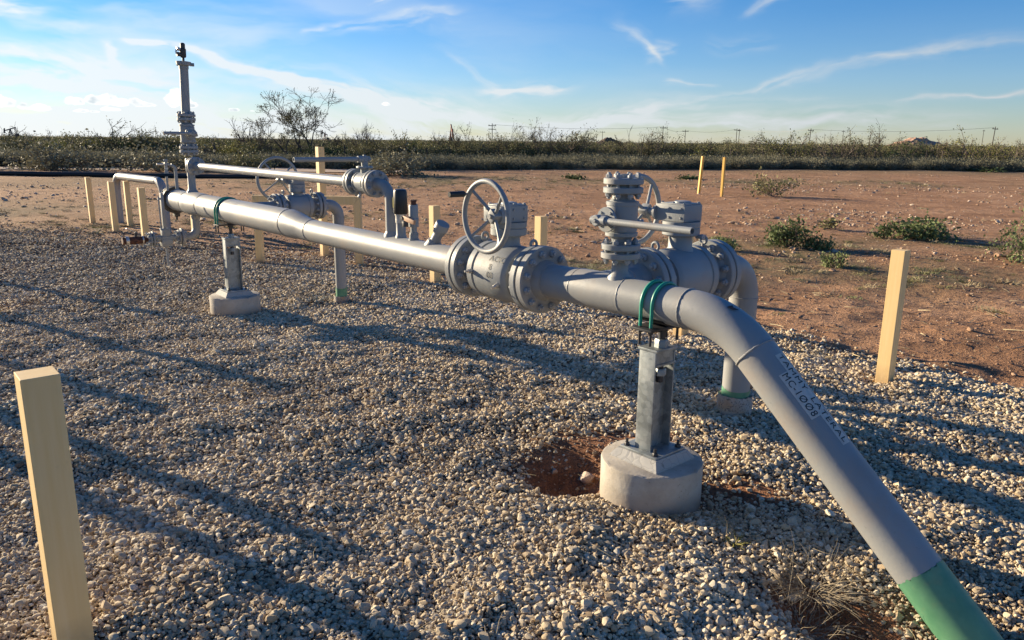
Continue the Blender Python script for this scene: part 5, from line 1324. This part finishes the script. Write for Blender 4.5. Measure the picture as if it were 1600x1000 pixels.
# the clouds are computed here, over azimuth and elevation, and looked up by the world shader
CW, CH = 4096, 1024
azg = ((np.arange(CW)+.5)/CW-.5)*2*math.pi; vg = (np.arange(CH)+.5)/CH; elg = vg*vg*math.pi/2
AZ, EL = np.meshgrid(azg, elg)
def AE(px, py):
    a = math.atan2((px-800)/1213., 1); return a, (220+.0106*(px-800)-py)/1247.*math.cos(a)
wx = (fbm(AZ*7, EL*14, 1, 5)-.5)*.09; wy = (fbm(AZ*7, EL*16, 2, 5)-.5)*.042
A2, E2 = AZ+wx, EL+wy
C = np.zeros_like(AZ)
def streak(p0, p1, w0, w1, s, ff=1.0, gr=.6):
    """a wisp from p0 to p1, its fibres running along it"""
    global C
    a0, e0 = AE(*p0); a1, e1 = AE(*p1); dx, dy = a1-a0, e1-e0; L_ = math.hypot(dx, dy)
    m = 4*max(w0, w1)/1213.+.5*L_
    i0, i1 = np.searchsorted(azg, [min(a0, a1)-m-.05, max(a0, a1)+m+.05]); j0, j1 = np.searchsorted(elg, [min(e0, e1)-m*.5-.06, max(e0, e1)+m*.5+.06])
    a_ = A2[j0:j1, i0:i1]; e_ = E2[j0:j1, i0:i1]
    t = ((a_-a0)*dx+(e_-e0)*dy)/L_**2; d = ((e_-e0)*dx-(a_-a0)*dy)/L_
    w = (w0+(w1-w0)*np.clip(t, 0, 1))/1213.
    fib = fbm(t*L_*9*ff+7, d*95*ff, int(p0[0]) % 50, 5); grain = fbm(t*L_*34, d*120, 5+int(p1[0]) % 50, 4)
    body = np.exp(-(d/w)**2)*np.exp(-1.6*np.abs(2*t-1)**5)
    tex = np.clip((fib*(1-gr*.6)+grain*gr*.6-.34)*3.2, 0, 1.35)
    C[j0:j1, i0:i1] += body*tex*s
for st_ in [((-150, 70), (330, 150), 14, 30, .70), ((-250, 130), (200, 150), 34, 34, .85), ((-100, 190), (620, 205), 34, 24, .75), ((228, 74), (335, 92), 4, 5, .85, 2), ((290, 80), (760, 205), 5, 26, .85), ((380, 130), (900, 212), 34, 30, .42),
        ((500, 68), (730, 38), 8, 14, .50), ((575, 25), (628, 6), 4, 5, .55, 2), ((470, 75), (520, 62), 4, 5, .3), ((-30, 22), (125, 32), 20, 4, .75), ((-20, 10), (90, 2), 10, 12, .4), ((40, 55), (180, 50), 8, 8, .25), ((203, 72), (208, 112), 6, 9, .38),
        ((940, 38), (1028, 88), 12, 6, .38, 1.2), ((985, 84), (1045, 66), 9, 4, .45, 1.5), ((1025, 15), (1110, 6), 14, 10, .34), ((1140, 24), (1228, 3), 4, 4, .42, 2), ((1000, 62), (1050, 68), 4, 8, .3, 2),
        ((740, 145), (890, 128), 11, 7, .60, 1.5), ((690, 95), (800, 150), 6, 10, .22), ((1085, 60), (1180, 62), 8, 12, .2), ((760, 150), (800, 138), 10, 5, .3), ((820, 205), (1060, 150), 22, 8, .60), ((1000, 170), (1250, 112), 4, 9, .48, 1.5), ((1180, 125), (1600, 62), 9, 12, .36), ((1380, 166), (1650, 146), 4, 5, .55, 1.5), ((1025, 120), (1092, 125), 6, 3, .48, 2), ((780, 188), (1550, 200), 24, 20, .45), ((1000, 150), (1300, 160), 10, 6, .25)]:
    streak(*st_)
veil = np.exp(-np.abs(EL)*9)*.24*(1+.5*(fbm(AZ*5, EL*40, 12, 4)-.5))
left = np.exp(-((AZ+.75)/.55)**2)*np.exp(-(EL/.26)**2)*.55*np.clip((fbm(A2*5, E2*26, 15, 6)-.36)*3.4, 0, 1.25)
rear = np.clip((np.abs(AZ)-.80)/.4, 0, 1)*np.clip((fbm(A2*3, E2*8, 8, 3)-.5)*2, 0, .5)*(EL < 1.2)
C = np.clip(C*1.5+veil+left*1.6+rear*.5, 0, .92)
PC = np.zeros_like(AZ); PS = np.zeros_like(AZ)
i0, i1 = np.searchsorted(azg, [-.85, -.08]); j1 = np.searchsorted(elg, .12); sl = (slice(0, j1), slice(i0, i1)); az_, el_ = AZ[sl], EL[sl]
P = np.full_like(az_, -1.0)
for (px, py, w, h) in ((8, 160, 17, 10), (-14, 156, 20, 12), (56, 167, 18, 6), (40, 165, 8, 8), (112, 157, 10, 8), (124, 158, 9, 8), (152, 156, 14, 10), (172, 155, 15, 12), (190, 160, 18, 9), (212, 158, 10, 8), (225, 162, 20, 5), (176, 169, 13, 4), (127, 171, 10, 3), (149, 172, 6, 2.4), (272, 158, 14, 14), (284, 155, 16, 18), (300, 163, 8, 6), (365, 170, 9, 4), (393, 171, 4, 2), (602, 161, 7, 4), (-60, 168, 30, 7)):
    a0, e0 = AE(px, py+3); x_ = (az_-a0)/(w/1213.); y_ = (el_-e0)/(h/1213.); y_ = np.where(y_ < 0, y_*2.2, y_)
    P = np.maximum(P, 1-(x_*x_+y_*y_))
pn = fbm(az_*110, el_*130, 21, 4)
PC[sl] = sstep(.10, .42, P+(pn-.5)*1.9)
PS[sl] = np.clip(.5+(fbm(az_*60-.12, el_*90+.25, 22, 4)-.5)*3.0, 0, 1)*np.clip(P*1.3, 0, 1)
img = bpy.data.images.new('cloud_lookup', CW, CH, alpha=False, float_buffer=False); img.colorspace_settings.name = 'Non-Color'
img.pixels.foreach_set(np.stack([C, PC, PS, np.ones_like(C)], -1).astype(np.float32).reshape(-1)); img.update(); img.pack()
tc = N.new('ShaderNodeTexCoord'); sep = N.new('ShaderNodeSeparateXYZ'); Lk.new(tc.outputs['Generated'], sep.inputs[0])
az = M('ARCTAN2', sep.outputs[0], sep.outputs[1]); el = M('MAXIMUM', M('ARCSINE', sep.outputs[2]), .0004)
uv = N.new('ShaderNodeCombineXYZ'); Lk.new(M('ADD', M('MULTIPLY', az, 1/(2*math.pi)), .5), uv.inputs[0]); Lk.new(M('SQRT', M('MULTIPLY', el, 2/math.pi)), uv.inputs[1])
it = N.new('ShaderNodeTexImage'); it.image = img; it.extension = 'EXTEND'; Lk.new(uv.outputs[0], it.inputs[0])
ch = N.new('ShaderNodeSeparateColor'); Lk.new(it.outputs['Color'], ch.inputs[0])
hs = N.new('ShaderNodeHueSaturation'); hs.inputs['Saturation'].default_value = SKY_SAT; hs.inputs['Value'].default_value = SKY_VAL; Lk.new(sky.outputs[0], hs.inputs['Color'])
mixc = N.new('ShaderNodeMix'); mixc.data_type = 'RGBA'; tint = N.new('ShaderNodeMix'); tint.data_type = 'RGBA'; tint.blend_type = 'MULTIPLY'; tint.inputs[0].default_value = 1; Lk.new(hs.outputs[0], tint.inputs[6])
ht = N.new('ShaderNodeMapRange'); Lk.new(el, ht.inputs[0]); ht.inputs[2].default_value = .22
hc = N.new('ShaderNodeMix'); hc.data_type = 'RGBA'; Lk.new(ht.outputs[0], hc.inputs[0]); hc.inputs[6].default_value = (.80, .87, 1.26, 1); hc.inputs[7].default_value = (.52, .90, 1.26, 1); Lk.new(hc.outputs[2], tint.inputs[7])
Lk.new(ch.outputs[0], mixc.inputs[0]); Lk.new(tint.outputs[2], mixc.inputs[6])
# clouds are brighter toward the sun
sdn = N.new('ShaderNodeVectorMath'); sdn.operation = 'DOT_PRODUCT'; Lk.new(tc.outputs['Generated'], sdn.inputs[0]); sdn.inputs[1].default_value = SUN_DIR
cb = N.new('ShaderNodeMapRange'); Lk.new(sdn.outputs['Value'], cb.inputs[0]); cb.inputs[1].default_value = .0; cb.inputs[2].default_value = 1.0; cb.inputs[3].default_value = CLOUD[0]; cb.inputs[4].default_value = CLOUD[1]
cc = N.new('ShaderNodeVectorMath'); cc.operation = 'SCALE'; cc.inputs[0].default_value = (.90, .96, 1.0); Lk.new(cb.outputs[0], cc.inputs['Scale']); Lk.new(cc.outputs[0], mixc.inputs[7])
pc = N.new('ShaderNodeMix'); pc.data_type = 'RGBA'; Lk.new(ch.outputs[2], pc.inputs[0]); pc.inputs[6].default_value = [x*CLOUD[1]*1.35 for x in (1.0, .98, .94)]+[1]; pc.inputs[7].default_value = [x*CLOUD[1]*.80 for x in (.84, .93, 1.0)]+[1]
pm = N.new('ShaderNodeMix'); pm.data_type = 'RGBA'; Lk.new(M('MULTIPLY', ch.outputs[1], .9), pm.inputs[0]); Lk.new(mixc.outputs[2], pm.inputs[6]); Lk.new(pc.outputs[2], pm.inputs[7])
Lk.new(pm.outputs[2], bg.inputs['Color'])

sun = bpy.data.lights.new('sun', 'SUN'); sun.energy = 5.0; sun.angle = R(.55); sun.color = (1.0, .83, .575)
so = bpy.data.objects.new('sun', sun); col.objects.link(so); so.rotation_euler = SUN_DIR.to_track_quat('Z', 'Y').to_euler(); so.location = (-20, 15, 12)

# ------------------------------------------------------------------ camera
cam = bpy.data.cameras.new('camera'); co = bpy.data.objects.new('camera', cam); col.objects.link(co); scene.camera = co
cam.sensor_width = 36; cam.lens = 36*1180/1600.; cam.clip_start = .05; cam.clip_end = 9000
roll = math.atan(.0106); pit_ = math.atan((500-220)*math.cos(roll)/1180.)
Fv = Vector((0, math.cos(pit_), -math.sin(pit_))); D0 = Vector((0, -math.sin(pit_), -math.cos(pit_))); R0 = Vector((1, 0, 0))
c_, s_ = math.cos(roll), math.sin(roll); Rt = R0*c_-D0*s_; Dn = R0*s_+D0*c_
m4 = Matrix((Rt, -Dn, -Fv)).transposed().to_4x4(); m4.translation = Vector((0, 0, 1.70)); co.matrix_world = m4
scene.view_settings.view_transform = 'Standard'; scene.view_settings.look = 'None'; scene.view_settings.exposure = 1.32; scene.view_settings.gamma = 1
scene.cycles.use_denoising = True
